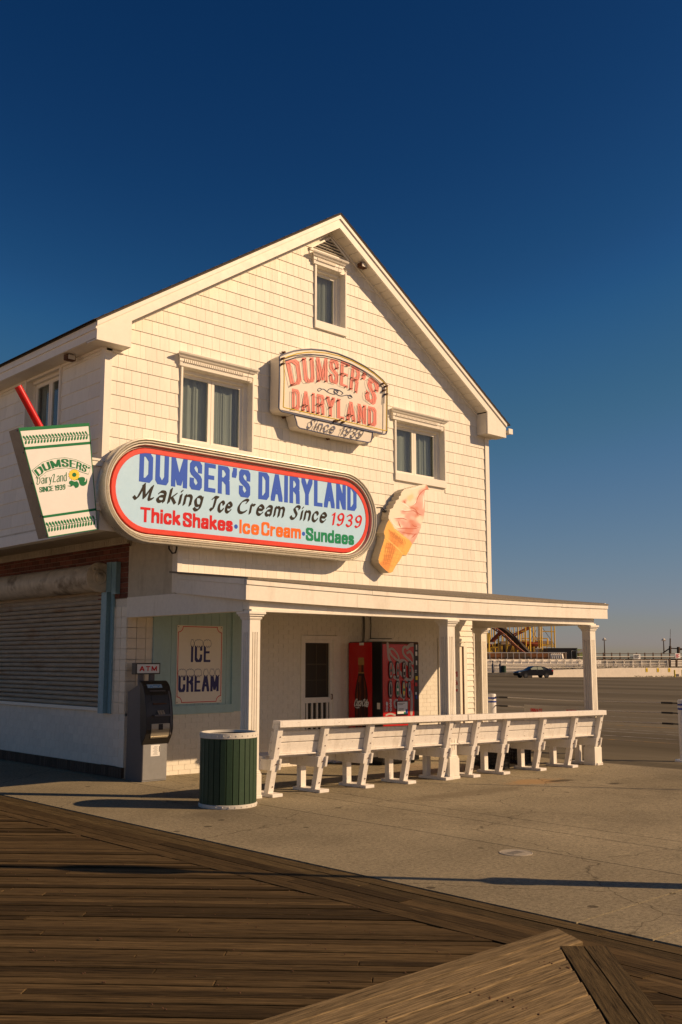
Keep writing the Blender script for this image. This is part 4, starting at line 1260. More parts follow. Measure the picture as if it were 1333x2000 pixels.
def rings(mb, prof, fn):
    """prof: list of (inset, y); joins successive outlines"""
    loops = [[(u, y, v) for u, v in fn(i)] for i, y in prof]; n = len(loops[0])
    vs = [p for l in loops for p in l]
    fs = [(i * n + k, i * n + (k + 1) % n, (i + 1) * n + (k + 1) % n, (i + 1) * n + k) for i in range(len(loops) - 1) for k in range(n)]
    return mb.add(vs, fs)


S1 = empty('oval_sign', (1.1, YU - .2, 3.93), 'long pill-shaped light-blue sign with red border, blue shop name and slogan', 'sign')
cx, cz, hx, rr_ = 1.10, 3.925, 1.775, .705
fn = lambda i: capsule(cx, cz, hx, rr_, i)
mb = MB(); rings(mb, [(.04, YU - .02), (.01, YU - .10), (0, YU - .28), (.006, YU - .305), (.022, YU - .31), (.03, YU - .295), (.034, YU - .27), (.042, YU - .295), (.055, YU - .30), (.062, YU - .285), (.066, YU - .255), (.075, YU - .28), (.088, YU - .28), (.095, YU - .26), (.10, YU - .21), (.108, YU - .23), (.12, YU - .225), (.126, YU - .19), (.135, YU - .17)], fn)
mb.build('frame', 'signframe', S1, smooth=True)
YS = YU - .25
mb = MB(); rings(mb, [(.128, YU - .16), (.13, YS + .01), (.136, YS), (.195, YS), (.20, YS + .004), (.20, YS + .02)], fn); mb.build('border', 'signred', S1)
mb = MB(); mb.xz(capsule(cx, cz, hx, rr_, .198), YS + .006, YS + .03); face = mb.build('face_panel', 'signblue', S1)
YT = YS + .004
def L(px, py): p = at_y(px, py, YT); return p.x, p.z
def line(m, body, p0, p1, h, nw, nh, gap=.2, shear=0, table=None, ang=0, name='letters', rnd=False):
    x0, z0 = L(*p0); x1, z1 = L(*p1)
    return text(name, m, body, x0, x1, z0, h, YT, S1, nw, nh, gap, shear, table, ang, rnd, zb1=z1)
line('tblue', "DUMSER'S", (272, 940), (489, 973), .405, .070, .060, .38)
line('tblue', 'DAIRYLAND', (505, 974.5), (697, 998.5), .405, .072, .060, .38)
line('tdark', 'Making', (262, 973.5), (395, 991), .205, .050, .012, .28, .24, CAL, R(42))
line('tdark', 'Ice', (408, 997), (452, 1001.5), .205, .050, .012, .28, .24, CAL, R(42))
line('tdark', 'Cream', (462, 1001), (555, 1010.5), .205, .050, .012, .28, .24, CAL, R(42))
line('tdark', 'Since', (566, 1013), (637, 1020.5), .205, .050, .012, .28, .24, CAL, R(42))
line('tred', '1939', (646, 1025), (705, 1031.5), .20, .036, .016, .32, .20, None, R(30))
line('tred', 'Thick', (274, 1019), (352.5, 1026.5), .20, .041, .034, .24)
line('tred', 'Shakes', (357.5, 1028.5), (455, 1038.5), .20, .041, .034, .24)
line('torange', 'Ice', (468, 1041.5), (506, 1045), .20, .041, .034, .24)
line('torange', 'Cream', (511, 1045.5), (588, 1052.5), .20, .041, .034, .24)
line('tgreen', 'Sundaes', (598, 1055.5), (692, 1064.5), .20, .041, .034, .24)
for p in ((461.5, 1028.5), (593.5, 1042.5)):
    q = at_y(*p, YT); mb = MB(); mb.lathe([(.0, 0), (.032, 0)], (q.x, YT, q.z), 16, 'y'); mb.build('bullet_dot', 'tblue', S1)
mb = MB(); mb.tube([(-.20, YU - .03, 3.30), (-.21, YU - .05, 3.20), (-.16, YU - .06, 3.135), (-.10, YU - .05, 3.15), (-.07, YU - .03, 3.22), (-.06, YU, 3.30)], .012, 8)
cb_ = mb.build('hanging_cable_loop', 'wire', S1)
mb = MB()
for z in (4.24, 3.66):                                  # brackets that carry the cup round the corner
    mb.box(-1.62, -1.0, YU - .095, YU - .026, z - .045, z + .045); mb.box(-1.62, -1.0, YU - .107, YU - .096, z + .02, z + .05)

brk = mb.build('cup_bracket', 'trim', S1)

# ---- neon sign
YN = YU - .24
def N_(x, y, Y=YN): p = at_y(540 + x / 5.796, 670 + y / 5.796, Y); return p.x, p.z
S2 = empty('neon_sign', (2.8, YU - .1, 5.8), 'arched cream neon sign with pink letters, yellow tube outline and a smaller Since 1939 tab', 'sign')
out_main = [(25, 730), (30, 600), (34, 400), (35, 155), (100, 122), (200, 90), (300, 75), (400, 70), (550, 84), (700, 120), (850, 180), (1000, 262), (1100, 330), (1200, 415), (1255, 482), (1253, 700), (1250, 1000), (1240, 1028), (1215, 1035), (640, 905), (60, 775), (35, 755)]
P = [N_(*q) for q in out_main]
mb = MB(); mb.xz(P, YN, YU - .03); mb.build('sign_box', 'neonface', S2, bevel=0)
# raised dark edge on the outline and the yellow tube inside
def loop3(ps, Y): return [(a, Y, b) for a, b in ps]
mb = MB(); mb.tube(loop3(P + [P[0]], YN - .006), .012, 6, False); mb.build('edge_strip', 'neonblue', S2)
ctr = (sum(p[0] for p in P) / len(P), sum(p[1] for p in P) / len(P))
def shrink(ps, d): 
    o = []
    n = len(ps)
    for i in range(n):
        a, b, c = Vector(ps[i - 1]), Vector(ps[i]), Vector(ps[(i + 1) % n])
        t = ((c - b).normalized() + (b - a).normalized()); nn = Vector((-t.y, t.x))
        if nn.length < 1e-6: nn = Vector(ctr) - b
        nn.normalize()
        if (Vector(ctr) - b).dot(nn) < 0: nn = -nn
        o.append(tuple(b + nn * d))
    return o
Py = shrink(P, .055)
mb = MB(); mb.tube(loop3(Py + [Py[0]], YN - .05), .0085, 8, False); mb.build('outline_tube', 'tubey', S2)
Pd = shrink(P, .10); mb = MB(); mb.tube(loop3(Pd[3:16], YN - .03), .006, 6); mb.build('inner_tube', 'neonblue', S2)
tab = [(205, 812), (228, 880), (240, 935), (268, 962), (640, 1048), (1040, 1125), (1072, 1118), (1085, 1080), (1092, 1010), (640, 905)]
Pt = [N_(*q) for q in tab]
mb = MB(); mb.xz(Pt, YN + .006, YU - .03); mb.build('tab_box', 'neonface', S2)
mb = MB(); mb.tube(loop3(Pt[:-1], YN + .002), .010, 6); mb.build('edge_strip', 'neonblue', S2)
def interp(ps, u):
    u = max(0, min(1, u)) * (len(ps) - 1); i = min(int(u), len(ps) - 2); f = u - i
    return (ps[i][0] * (1 - f) + ps[i + 1][0] * f, ps[i][1] * (1 - f) + ps[i + 1][1] * f)
bot = [(165, 490), (330, 452), (480, 440), (600, 446), (730, 480), (850, 530), (960, 600), (1115, 715)]
top = [(102, 205), (300, 165), (470, 160), (600, 172), (740, 203), (880, 262), (1010, 335), (1175, 470)]
def mapper(bt, tp, W, H, Y):
    def put(u, v, l):
        a = interp(bt, u / W); b = interp(tp, u / W); f = v / H
        p = N_(a[0] * (1 - f) + b[0] * f, a[1] * (1 - f) + b[1] * f, Y); return (p[0], Y - l, p[1])
    return put
def neon(body, bt, tp, W, H, nw, nh, gap):
    st = skeleton(body, W, H, gap, 0, None, (nw / 2, nh / 2))
    spell('letter', 'neonpink', st, nib_poly(nw, nh), mapper(bt, tp, W, H, YN - .0012), S2)
    put = mapper(bt, tp, W, H, YN - .028)
    mb = MB(); mk = MB(); mr = MB()
    for s in st:
        for dx_ in (-nw * .60, nw * .25):
            pts = [put(a + dx_ - .01, b - .015, 0) for a, b in s]
            mb.tube(pts, .0030, 5)
        for q in (0, len(s) - 1):
            a, b = s[q]; p = put(a, b, 0)
            mk.tube([(p[0], YN, p[2]), (p[0] - .006, YN - .03, p[2] - .004)], [.011, .008], 6)
        (a0, b0), (a1, b1) = s[0], s[-1]
        p0, p1 = put(a0 - nw * .5, b0 - .03, 0), put(a0 + nw * .6, b0 + .015, 0); mr.tube([p0, p1], .005, 5)
    mb.build('letter_tubes', 'tube', S2, kind='stuff'); mk.build('tube_sockets', 'rust', S2, kind='stuff'); mr.build('tube_bridges', 'tubered', S2, kind='stuff')
neon("DUMSER'S", bot, top, 2.1, .56, .078, .062, .40)
neon('DAIRYLAND', [(178, 748), (640, 838), (1135, 950)], [(178, 512), (640, 612), (1135, 735)], 1.75, .40, .062, .054, .46)
st = skeleton('Since', .62, .2, .3, .2, CAL, (.01, .01)); mp_ = mapper([(340, 960), (660, 1030)], [(370, 850), (690, 915)], .66, .2, YN + .003)
letters(st, nib_poly(.030, .012, R(40)), mp_).build('since_letters', 'neonblue', S2)
mb = MB(); mp2 = mapper([(332, 972), (652, 1042)], [(362, 862), (682, 927)], .66, .2, YN - .03)
for s in st: mb.tube([mp2(a, b, 0) for a, b in s], .0055, 5)
st = skeleton('1939', .50, .2, .3, .2, None, (.01, .01)); mp_ = mapper([(715, 1040), (955, 1095)], [(745, 930), (1000, 985)], .52, .2, YN + .003)
letters(st, nib_poly(.030, .012, R(40)), mp_).build('year_digits', 'neonblue', S2)
mp2 = mapper([(705, 1052), (945, 1107)], [(735, 942), (990, 997)], .52, .2, YN - .03)
for s in st: mb.tube([mp2(a, b, 0) for a, b in s], .0055, 5)
mb.build('since_tubes', 'tube', S2, kind='stuff')
# scroll ornament
mb = MB()
for ps in ([(520, 525), (490, 512), (468, 528), (485, 546), (530, 520), (590, 560), (660, 582), (690, 560), (670, 535), (650, 545), (660, 575)],
           [(855, 605), (835, 588), (812, 600), (825, 625), (860, 615), (800, 590), (740, 600), (690, 585), (655, 545), (665, 525), (700, 545), (680, 580)],
           [(580, 545), (600, 520), (650, 520), (720, 540), (755, 570), (735, 580)]):
    mb.tube([(*[N_(*q)[0]], YN - .004, N_(*q)[1]) for q in cr(ps, 5)], .0055, 5)
mb.build('scroll_ornament', 'neonblue', S2)
mk = MB()
for q in ((62, 180), (60, 240), (1225, 495), (1205, 540), (1225, 585), (1190, 465), (650, 885), (740, 900), (690, 880)):
    a, b = N_(*q); mk.tube([(a, YN, b), (a, YN - .06, b)], .018, 8); mk.tube([(a - .03, YN - .05, b - .02), (a + .04, YN - .05, b + .02)], .006, 5)
mk.build('electrode_housings', 'rust', S2, kind='stuff')
for q in ((90, 105), (90, 842), (590, 1085)):
    mk = MB(); a, b = N_(*q, YU - .03); mk.tube([(a, YU - .05, b), (a, YU, b)], .018, 8); mk.bar((a - .05, YU - .03, b), (a, YU - .03, b), .012); mk.build('mounting_bolt', 'rust', S2)

# ---- painted soft-serve cone
YK = YU - .20
def K_(x, y, Y=YK): p = at_y(720 + x / 10.254, 940 + y / 10.254, Y); return p.x, p.z
S3 = empty('cone_sign', (4.3, YU - .1, 3.9), 'tilted cut-out sign of a pink soft-serve swirl in an orange waffle cone', 'sign')
cone = [(1205, 165), (1195, 120), (1160, 75), (1110, 65), (1000, 85), (900, 110), (800, 140), (725, 155), (700, 180), (660, 215), (650, 280), (615, 305), (605, 360), (550, 390), (540, 440), (505, 480), (495, 535), (435, 560), (420, 640), (400, 720), (412, 770), (370, 840), (330, 950), (305, 1025), (330, 1100), (310, 1200), (270, 1320), (225, 1460), (200, 1570), (215, 1640), (290, 1730), (400, 1825), (430, 1835), (480, 1815), (550, 1690), (620, 1590), (690, 1475), (755, 1490), (800, 1410), (860, 1290), (895, 1240), (960, 1130), (1000, 1040), (1045, 940), (1060, 860), (1095, 780), (1110, 690), (1130, 590), (1135, 490), (1120, 390), (1112, 270), (1135, 190), (1165, 150)]
MB().xz([K_(*q) for q in cone], YK, YU - .03).build('sign_body', mat('cone_side', (.50, .44, .34), .5, var=.06), S3)
def inside(p, poly):
    x, y = p; c = False; n = len(poly)
    for i in range(n):
        (x1, y1), (x2, y2) = poly[i], poly[i - 1]
        if (y1 > y) != (y2 > y) and x < (x2 - x1) * (y - y1) / (y2 - y1) + x1: c = not c
    return c
c_, p_, d_, l_, o_, q_ = (.89, .80, .63), (.74, .38, .31), (.70, .24, .15), (.82, .56, .45), (.91, .49, .10), (.84, .31, .06)
ice = [(c_, [(1100, 90), (1000, 120), (900, 160), (780, 200), (720, 280), (810, 240), (950, 210), (900, 400), (860, 470), (780, 420), (640, 340), (620, 430), (700, 480), (580, 520), (650, 560), (800, 580), (520, 580), (480, 640), (600, 640), (680, 690), (440, 740), (480, 800), (560, 850), (500, 880), (580, 920), (640, 930), (560, 700), (1000, 730), (1040, 820), (700, 350), (560, 450), (960, 300)]),
       ((.84, .66, .36), [(850, 310), (830, 350)]), (l_, [(740, 765), (880, 740), (1090, 350), (1000, 920), (850, 1120), (740, 1080), (930, 600), (600, 850), (1090, 500)]),
       (p_, [(1120, 200), (1050, 230), (1000, 330), (980, 450), (1050, 500), (700, 620), (820, 640), (900, 660), (1050, 620), (780, 720), (600, 770), (700, 830), (800, 880), (700, 960), (950, 990), (900, 1060), (930, 1130), (880, 1200), (1000, 870), (640, 1000)]),
       (d_, [(1185, 130), (950, 560), (870, 525), (725, 400), (970, 690), (860, 800), (950, 895), (880, 880), (850, 985), (760, 970), (800, 1045), (720, 1040)])]
waf = [(o_, [(420, 850), (360, 980), (350, 1080), (340, 1200), (620, 1350), (700, 1400), (800, 1300), (780, 1200), (560, 1500), (600, 1450), (500, 1650), (250, 1550), (700, 1150), (600, 1060), (500, 980), (450, 1760), (640, 1430), (340, 1400), (850, 1260)]),
       (q_, [(480, 1050), (560, 1130), (640, 1220), (500, 1180), (420, 1330), (470, 1400), (400, 1520), (330, 1600), (400, 1640), (390, 1740), (300, 1660), (560, 1290)])]
cone_line = [(412, 765), (470, 850), (520, 940), (600, 1000), (700, 1085), (800, 1160), (838, 1195), (875, 1265), (1400, 2200), (-200, 2200), (-200, 765)]
def idw(p, sets):
    s = 0; acc = [0, 0, 0]
    for c, ps in sets:
        for a, b in ps:
            w = 1 / (((a - p[0]) ** 2 + (b - p[1]) ** 2) ** 2 * 1e-6 + 1); s += w
            for i in range(3): acc[i] += c[i] * w
    return [a / s for a in acc]
def paint_mat(name):
    m = bpy.data.materials.new(name); m.use_nodes = True; nt = m.node_tree
    a = nt.nodes.new('ShaderNodeVertexColor'); a.layer_name = 'paint'
    b = nt.nodes['Principled BSDF']; b.inputs['Roughness'].default_value = .4
    nt.links.new(a.outputs[0], b.inputs['Base Color']); return m
stp = 13; idx = {}; vs = []; cs = []; fs = []
for iy in range(60 // stp, 1850 // stp + 1):
    for ix in range(190 // stp, 1215 // stp + 1):
        if inside(((ix + .5) * stp, (iy + .5) * stp), cone):
            f = []
            for a, b in ((0, 0), (1, 0), (1, 1), (0, 1)):
                k = (ix + a, iy + b)
                if k not in idx:
                    X, Y = k[0] * stp, k[1] * stp; p = K_(X, Y); idx[k] = len(vs); vs.append((p[0], YK - .0015, p[1]))
                    if inside((X, Y), cone_line):
                        c = idw((X, Y), waf)
                        if 930 < Y < 1740 and (min(abs(((X * .9 + Y * .35) % 62) - 31), abs(((Y * .95 - X * .18) % 78) - 39)) < 6) and X < 720 and X + .55 * Y > 1040 and X > 300 - (Y - 1500) * .1: c = [q * .82 for q in c]
                    else: c = idw((X, Y), ice)
                    cs.append(c)
                f.append(idx[k])
            fs.append(tuple(f))
me = bpy.data.meshes.new('painted_face'); me.from_pydata(vs, [], fs)
at_ = me.color_attributes.new('paint', 'FLOAT_COLOR', 'POINT')
for i, c in enumerate(cs): at_.data[i].color = (*c, 1)
me.materials.append(paint_mat('cone_paint')); link('painted_face', me, S3)
kw, kd, kf, ko = mat('cone_waffle_line', (.62, .20, .035), .5), mat('swirl_fold', (.60, .14, .08), .5), mat('swirl_light', (.92, .88, .78), .4), mat('cone_light', (.93, .58, .17), .45)
def kline(nm, m, strokes, w_, lift):
    for q_, ps in enumerate(strokes):
        pts = cr(ps, 5); n_ = len(pts); mb = MB()
        lo, hi = [], []
        for i, (x, y) in enumerate(pts):
            a_, b_ = pts[max(i - 1, 0)], pts[min(i + 1, n_ - 1)]; dx_, dy_ = b_[0] - a_[0], b_[1] - a_[1]; L_ = math.hypot(dx_, dy_) or 1
            h_ = w_ / 2 * math.sin(math.pi * min(1, max(.06, i / (n_ - 1)))) + .8
            lo.append((x - dy_ / L_ * h_, y + dx_ / L_ * h_)); hi.append((x + dy_ / L_ * h_, y - dx_ / L_ * h_))
        vs_ = []
        for (a_, b_), (c2_, d2_) in zip(lo, hi):
            p, q = K_(a_, b_), K_(c2_, d2_); vs_ += [(p[0], YK - lift - q_ * 2e-5, p[1]), (q[0], YK - lift - q_ * 2e-5, q[1])]
        mb.add(vs_, [(2 * i, 2 * i + 1, 2 * i + 3, 2 * i + 2) for i in range(n_ - 1)]); mb.build(nm, m, S3)
kline('swirl_fold', kd, [[(840, 515), (930, 560), (1000, 650), (1080, 680)], [(700, 385), (725, 420), (745, 440)], [(640, 595), (780, 600), (900, 590), (970, 640), (1000, 700)], [(520, 745), (680, 740), (780, 780)],
    [(870, 860), (920, 900), (980, 905)], [(560, 955), (700, 940), (900, 950), (1030, 920)], [(640, 1010), (760, 1040), (870, 1055), (980, 1060)], [(1205, 160), (1120, 170), (1040, 240), (980, 340), (950, 440), (850, 515)], [(600, 800), (620, 870), (650, 930)], [(850, 1150), (920, 1080), (960, 1040)]], 16, .0030)
kline('swirl_light', kf, [[(740, 160), (900, 150), (1040, 100), (1150, 90)], [(640, 560), (760, 585), (900, 575)], [(520, 735), (640, 720), (760, 760)], [(430, 700), (480, 820), (560, 900), (640, 930)], [(1090, 250), (1100, 400), (1090, 560)], [(640, 420), (740, 470), (830, 540)], [(900, 480), (960, 390), (1000, 250)]], 22, .0026)
wl_ = []
for k in range(7): wl_.append([(400 + k * 52, 960 + k * 34), (430 + k * 50, 1000 + k * 34), (455 + k * 48, 1050 + k * 36)])
for k in range(3): wl_.append([(395 + k * 18, 985 + k * 42), (560 + k * 14, 1100 + k * 40), (700 + k * 4, 1205 + k * 38)])
for k in range(6): wl_.append([(345 - k * 14, 1240 + k * 78), (440 - k * 10, 1255 + k * 78), (540 - k * 22, 1262 + k * 78)])
for k in range(5): wl_.append([(365 + k * 44, 1215), (330 + k * 40, 1450), (300 + k * 34, 1690 - k * 20)])
kline('waffle_line', kw, wl_, 8, .0026)
kline('cone_fold', ko, [[(340, 1120), (480, 1250), (620, 1380), (690, 1470)], [(420, 790), (520, 960), (680, 1100), (830, 1190)]], 26, .0022)
mb = MB(); a, b = K_(300, 600, YU - .08); mb.tube([(a + .02, YU - .10, b), (a - .08, YU - .12, b + .05), (a - .22, YU - .14, b + .03)], .011, 6); mb.tube([(a - .02, YU - .09, b - .02), (a - .10, YU - .1, b + .06)], .008, 6)
mb.tube([(a + .02, YU - .12, b), (a + .02, YU - .06, b)], .02, 8); mb.build('power_cable', 'wire', S3)

# ---- cup sign round the corner
YP = YU - .12
def C_(x, y, Y=YP): p = at_y(20 + x / 6.25, 740 + y / 6.25, Y); return p.x, p.z
S4 = empty('cup_sign', (-1.9, YP, 4.1), 'tilted white and green milkshake cup sign with a red straw', 'sign')
cq = [(100, 598), (965, 538), (1070, 1840), (465, 1938)]
TL, TR, BR, BL = [Vector(C_(*q)) for q in cq]
def cup(u, v): return TL * (1 - u) * v + TR * u * v + BR * u * (1 - v) + BL * (1 - u) * (1 - v)
mb = MB(); mb.xz([tuple(cup(*q)) for q in ((0, 0), (1, 0), (1, 1), (0, 1))], YP, YP + .26); mb.build('cup_box', 'cupside', S4)
def quad(name, m, uv, lift, par=S4):
    mb = MB(); mb.xz([tuple(cup(*q)) for q in uv], YP - lift, YP - lift + .0008); return mb.build(name, m, par)
quad('cup_face', 'cupwhite', ((.006, .004), (.994, .004), (.994, .996), (.006, .996)), .004)
l0 = .0055
for uv in (((0, .97), (1, .97), (1, 1), (0, 1)), ((.0, .80), (1, .80), (1, .825), (.0, .825)), ((0, .178), (1, .178), (1, .20), (0, .20)),
           ((0, .0), (1, .0), (1, .008), (0, .008)), ((0, .008), (.014, .008), (.014, .97), (0, .97)), ((.986, .008), (1, .008), (1, .97), (.986, .97))):
    quad('green_band', 'cupgreen', uv, l0)
for vc, n_, amp in ((.888, 21, .040), (.093, 17, .046)):
    mb = MB(); k = 0
    for q in range(n_):
        u = .03 + .94 * (q + .3) / n_
        for s_ in (-1, 1):
            base = cup(u + .022, vc); tip = cup(u - .012, vc + s_ * amp); mid = (base + tip) / 2
            d = tip - base; nn = Vector((-d.y, d.x)) * .26
            ps = [base, base + d * .35 + nn * .7, base + d * .75 + nn, tip, base + d * .75 - nn * .6, base + d * .35 - nn * .6]
            l = l0 + (k % 4) * 1e-4; k += 1
            mb.add([(p.x, YP - l, p.y) for p in ps], [tuple(range(6))])
    a, b = cup(.03, vc), cup(.985, vc); d = (b - a).normalized(); nn = Vector((-d.y, d.x)) * .0035
    mb.add([(p.x, YP - l0 - 6e-4, p.y) for p in (a - nn, b - nn, b + nn, a + nn)], [(0, 1, 2, 3)])
    mb.build('leaf_garland', 'cupgreen', S4)
def cmap(bt, tp, W, H, lift):
    def put(u, v, l):
        a = interp(bt, u / W); b = interp(tp, u / W); f = v / H
        p = C_(a[0] * (1 - f) + b[0] * f, a[1] * (1 - f) + b[1] * f); return (p[0], YP - lift - l, p[1])
    return put
# arched name: dark outline band, white band, green letters
ab = [(345, 1195), (440, 1120), (560, 1085), (680, 1072), (790, 1090), (870, 1125), (950, 1150)]
at2 = [(285, 1120), (400, 1030), (530, 990), (670, 975), (800, 1000), (890, 1040), (975, 1080)]
def band(m, e, lift, nm):
    ps = []
    for A, sg in ((ab, 1), (at2, -1)):
        row = []
        for i, (x, y) in enumerate(A):
            x2, y2 = (at2 if sg == 1 else ab)[i]; L_ = math.hypot(x - x2, y - y2); row.append((x + (x - x2) / L_ * e, y + (y - y2) / L_ * e))
        a, b = row[0], row[1]; L_ = math.hypot(a[0] - b[0], a[1] - b[1]); row.insert(0, (a[0] + (a[0] - b[0]) / L_ * e, a[1] + (a[1] - b[1]) / L_ * e))
        a, b = row[-1], row[-2]; L_ = math.hypot(a[0] - b[0], a[1] - b[1]); row.append((a[0] + (a[0] - b[0]) / L_ * e * .6, a[1] + (a[1] - b[1]) / L_ * e * .6))
        ps += row if sg == 1 else row[::-1]
    MB().xz([C_(*q) for q in ps], YP - lift, YP - lift + .0006).build(nm, m, S4)
band('cupgreen', 16, .0062, 'name_outline'); band('cupwhite', 11, .0070, 'name_band')
st = skeleton("DUMSERS'", 2.2, .5, .30, 0, None, (.04, .03))
letters(st, nib_poly(.085, .05), cmap(ab, at2, 2.2, .5, .0082), 4e-5).build('name_letters', 'cupgreen', S4)
st = skeleton('DairyLand', 1.6, .4, .22, .1, CAL, (.01, .01))
letters(st, nib_poly(.030, .018, R(30)), cmap([(325, 1290), (700, 1245)], [(310, 1190), (690, 1140)], 1.65, .4, .0062), 4e-5).build('script_letters', 'cupgreen', S4)
st = skeleton('SINCE 1939', 1.6, .35, .24, 0, None, (.01, .01))
letters(st, nib_poly(.05, .038), cmap([(360, 1385), (675, 1348)], [(355, 1325), (672, 1288)], 1.6, .35, .0062), 4e-5).build('since_letters', 'cupgreen', S4)
# flower
fc = (780, 1172)
mb = MB()
for q in range(13):
    a = 2 * math.pi * q / 13; u = Vector((math.cos(a), math.sin(a))); v_ = Vector((-u.y, u.x))
    ps = [Vector(fc) + u * r_ + v_ * w_ for r_, w_ in ((18, 0), (35, 11), (58, 13), (72, 0), (58, -13), (35, -11))]
    mb.add([(C_(*p)[0], YP - .0085 - (q % 2) * 2e-4, C_(*p)[1]) for p in ps], [tuple(range(6))])
mb.build('petals', 'yellow', S4)
mb = MB(); mb.xz([C_(fc[0] + 26 * math.cos(2 * math.pi * k / 14), fc[1] + 26 * math.sin(2 * math.pi * k / 14)) for k in range(14)], YP - .0098, YP - .0092); mb.build('flower_centre', 'cupgreen', S4)
for nm, ps in (('leaf_scroll', [(790, 1240), (830, 1210), (870, 1198), (905, 1205), (915, 1235), (905, 1255), (925, 1250), (935, 1215), (940, 1250), (930, 1285), (900, 1305), (865, 1300), (845, 1270), (840, 1240), (815, 1235)]),
               ('leaf_scroll', [(695, 1305), (740, 1300), (720, 1275), (725, 1250), (750, 1242), (785, 1255), (815, 1250), (838, 1285), (830, 1320), (800, 1332), (790, 1320), (770, 1300), (745, 1315)])):
    MB().xz([C_(*q) for q in cr(ps + [ps[0]], 3)[:-1]], YP - .0072, YP - .0066).build(nm, 'cupgreen', S4)
a = C_(95, 90, YP + .13); b = C_(370, 600, YP + .13)
sd_ = MB(); A, Bv = Vector((a[0], YP + .13, a[1])), Vector((b[0], YP + .13, b[1])); Bv = Bv + (Bv - A) * .03
sd_.tube([A, Bv], .048, 20); sd_.build('straw', 'straw', S4, smooth=True)
mk = MB()
for v_ in (.98, .78, .5, .2, .02):
    p = cup(0, v_); mk.tube([(p.x - .012, YP + .04, p.y), (p.x + .01, YP + .04, p.y)], .010, 6)
mk.build('rivets', 'pole', S4)

# ---- ICE CREAM board on the blue panel
S5 = empty('ice_cream_board', (1.28, -.03, 1.6), 'cream board reading ICE CREAM in snow-capped blue letters with a red border', 'sign')
bx0, bx1, bz0, bz1 = .862, 1.715, 1.03, 2.215
box('board', 'cream', bx0, bx1, -.026, -.0125, bz0, bz1, S5)
def border(i, n=8, r=.085):
    pts = []
    for (cx_, cz_, a0) in ((bx1 - i, bz1 - i, 180), (bx0 + i, bz1 - i, 270), (bx0 + i, bz0 + i, 0), (bx1 - i, bz0 + i, 90)):
        for k in range(n + 1): a = R(a0 + 90 - 90 * k / n); pts.append((cx_ + r * math.cos(a), cz_ + r * math.sin(a)))
    return pts
Pb = border(.022)
Pb = []
i_ = .020; r_ = .085
for (cx_, cz_, a0, a1) in ((bx0 + i_, bz0 + i_, 90, 0), (bx1 - i_, bz0 + i_, 180, 90), (bx1 - i_, bz1 - i_, 270, 180), (bx0 + i_, bz1 - i_, 0, -90)):
    for k in range(9): a = R(a0 + (a1 - a0) * k / 8); Pb.append((cx_ + r_ * math.cos(a), cz_ + r_ * math.sin(a)))
letters([Pb + [Pb[0]]], nib_poly(.011, .011, 0, True), lambda u, v, l: (u, -.0265 - l, v)).build('border_line', 'tred', S5)
navy = mat('letter_navy', (.02, .022, .13), .4)
def snowy(body, x0, x1, zb, h, nw, nh, gap):
    text('letters', navy, body, x0, x1, zb, h, -.027, S5, nw, nh, gap)
    tot = sum(G[c][0] + gap for c in body) - gap; x = 0; sx = (x1 - x0 - nw) / tot
    for c in body:
        w_ = G[c][0]
        spots = [(x, x + w_)] if c not in 'AM' else ([(x + w_ / 2 - .06, x + w_ / 2 + .06)] if c == 'A' else [(x - .04, x + .1), (x + w_ - .1, x + w_ + .04)])
        for a, b in spots:
            xa, xb = x0 + a * sx - .006, x0 + nw + b * sx + .006; zt = zb + h
            n_ = max(2, round((xb - xa) / .035)); ps = []
            for q in range(n_ * 4 + 1):      # lumpy snow top
                t = q / (n_ * 4); ps.append((xb + (xa - xb) * t, zt + .045 + .014 * abs(math.sin(t * n_ * math.pi)) - .03 * abs(2 * t - 1) ** 3))
            ps.append((xa - .006, zt - .01)); ps.append((xa + .004, zt - .05))
            m_ = n_ * 2
            for q in range(1, m_): ps.append((xa + .004 + (xb - xa - .008) * q / m_, zt - (.07 if q % 2 == 0 else .04)))
            ps += [(xb - .004, zt - .05), (xb + .006, zt - .01)]
            MB().xz(ps, -.0290, -.0284).build('snow_cap', 'cream', S5)
            letters([ps + [ps[0]]], nib_poly(.005, .005, 0, True), lambda u, v, l: (u, -.0295 - l, v)).build('snow_outline', navy, S5)
        x += w_ + gap
snowy('ICE', 1.12, 1.485, 1.655, .29, .042, .034, .34)
snowy('CREAM', .90, 1.655, 1.205, .29, .044, .034, .36)
for p in ((.885, 1.055), (1.69, 1.055), (.885, 2.19), (1.69, 2.19)):
    mb = MB(); mb.lathe([(0, -.004), (.007, -.003), (.008, 0)], (p[0], -.026, p[1]), 8, 'y'); mb.build('screw', 'rust', S5)

# ================================================================== ATM
A = empty('cash_machine', (.2, -.33, 0), 'grey and black standing ATM with a lit-style ATM topper sign at the shop corner', 'ATM')
A['label'] = 'grey and black standing ATM with a small ATM sign on top at the shop corner'
ax0, ax1, ay0, ay1 = -.03, .375, -.56, -.13
mb = MB(); mb.yz([(ay1, .0), (ay0, .0), (ay0, .60), (ay0 + .03, 1.30), (ay0 + .08, 1.37), (ay1 - .0, 1.23)], ax0, ax0 + .003); mb.build('side_panel', 'atmside', A)
mb = MB(); mb.yz([(ay1, .0), (ay0 + .004, .0), (ay0 + .004, .60), (ay0 + .034, 1.30), (ay0 + .08, 1.368), (ay1 - .0, 1.228)], ax0 + .0035, ax1); mb.build('cabinet', 'atmgrey', A, bevel=.004)
box('front_door', 'atmgrey', ax0 + .006, ax1 - .004, ay0 - .006, ay0 + .003, .02, .60, A, bevel=.003)
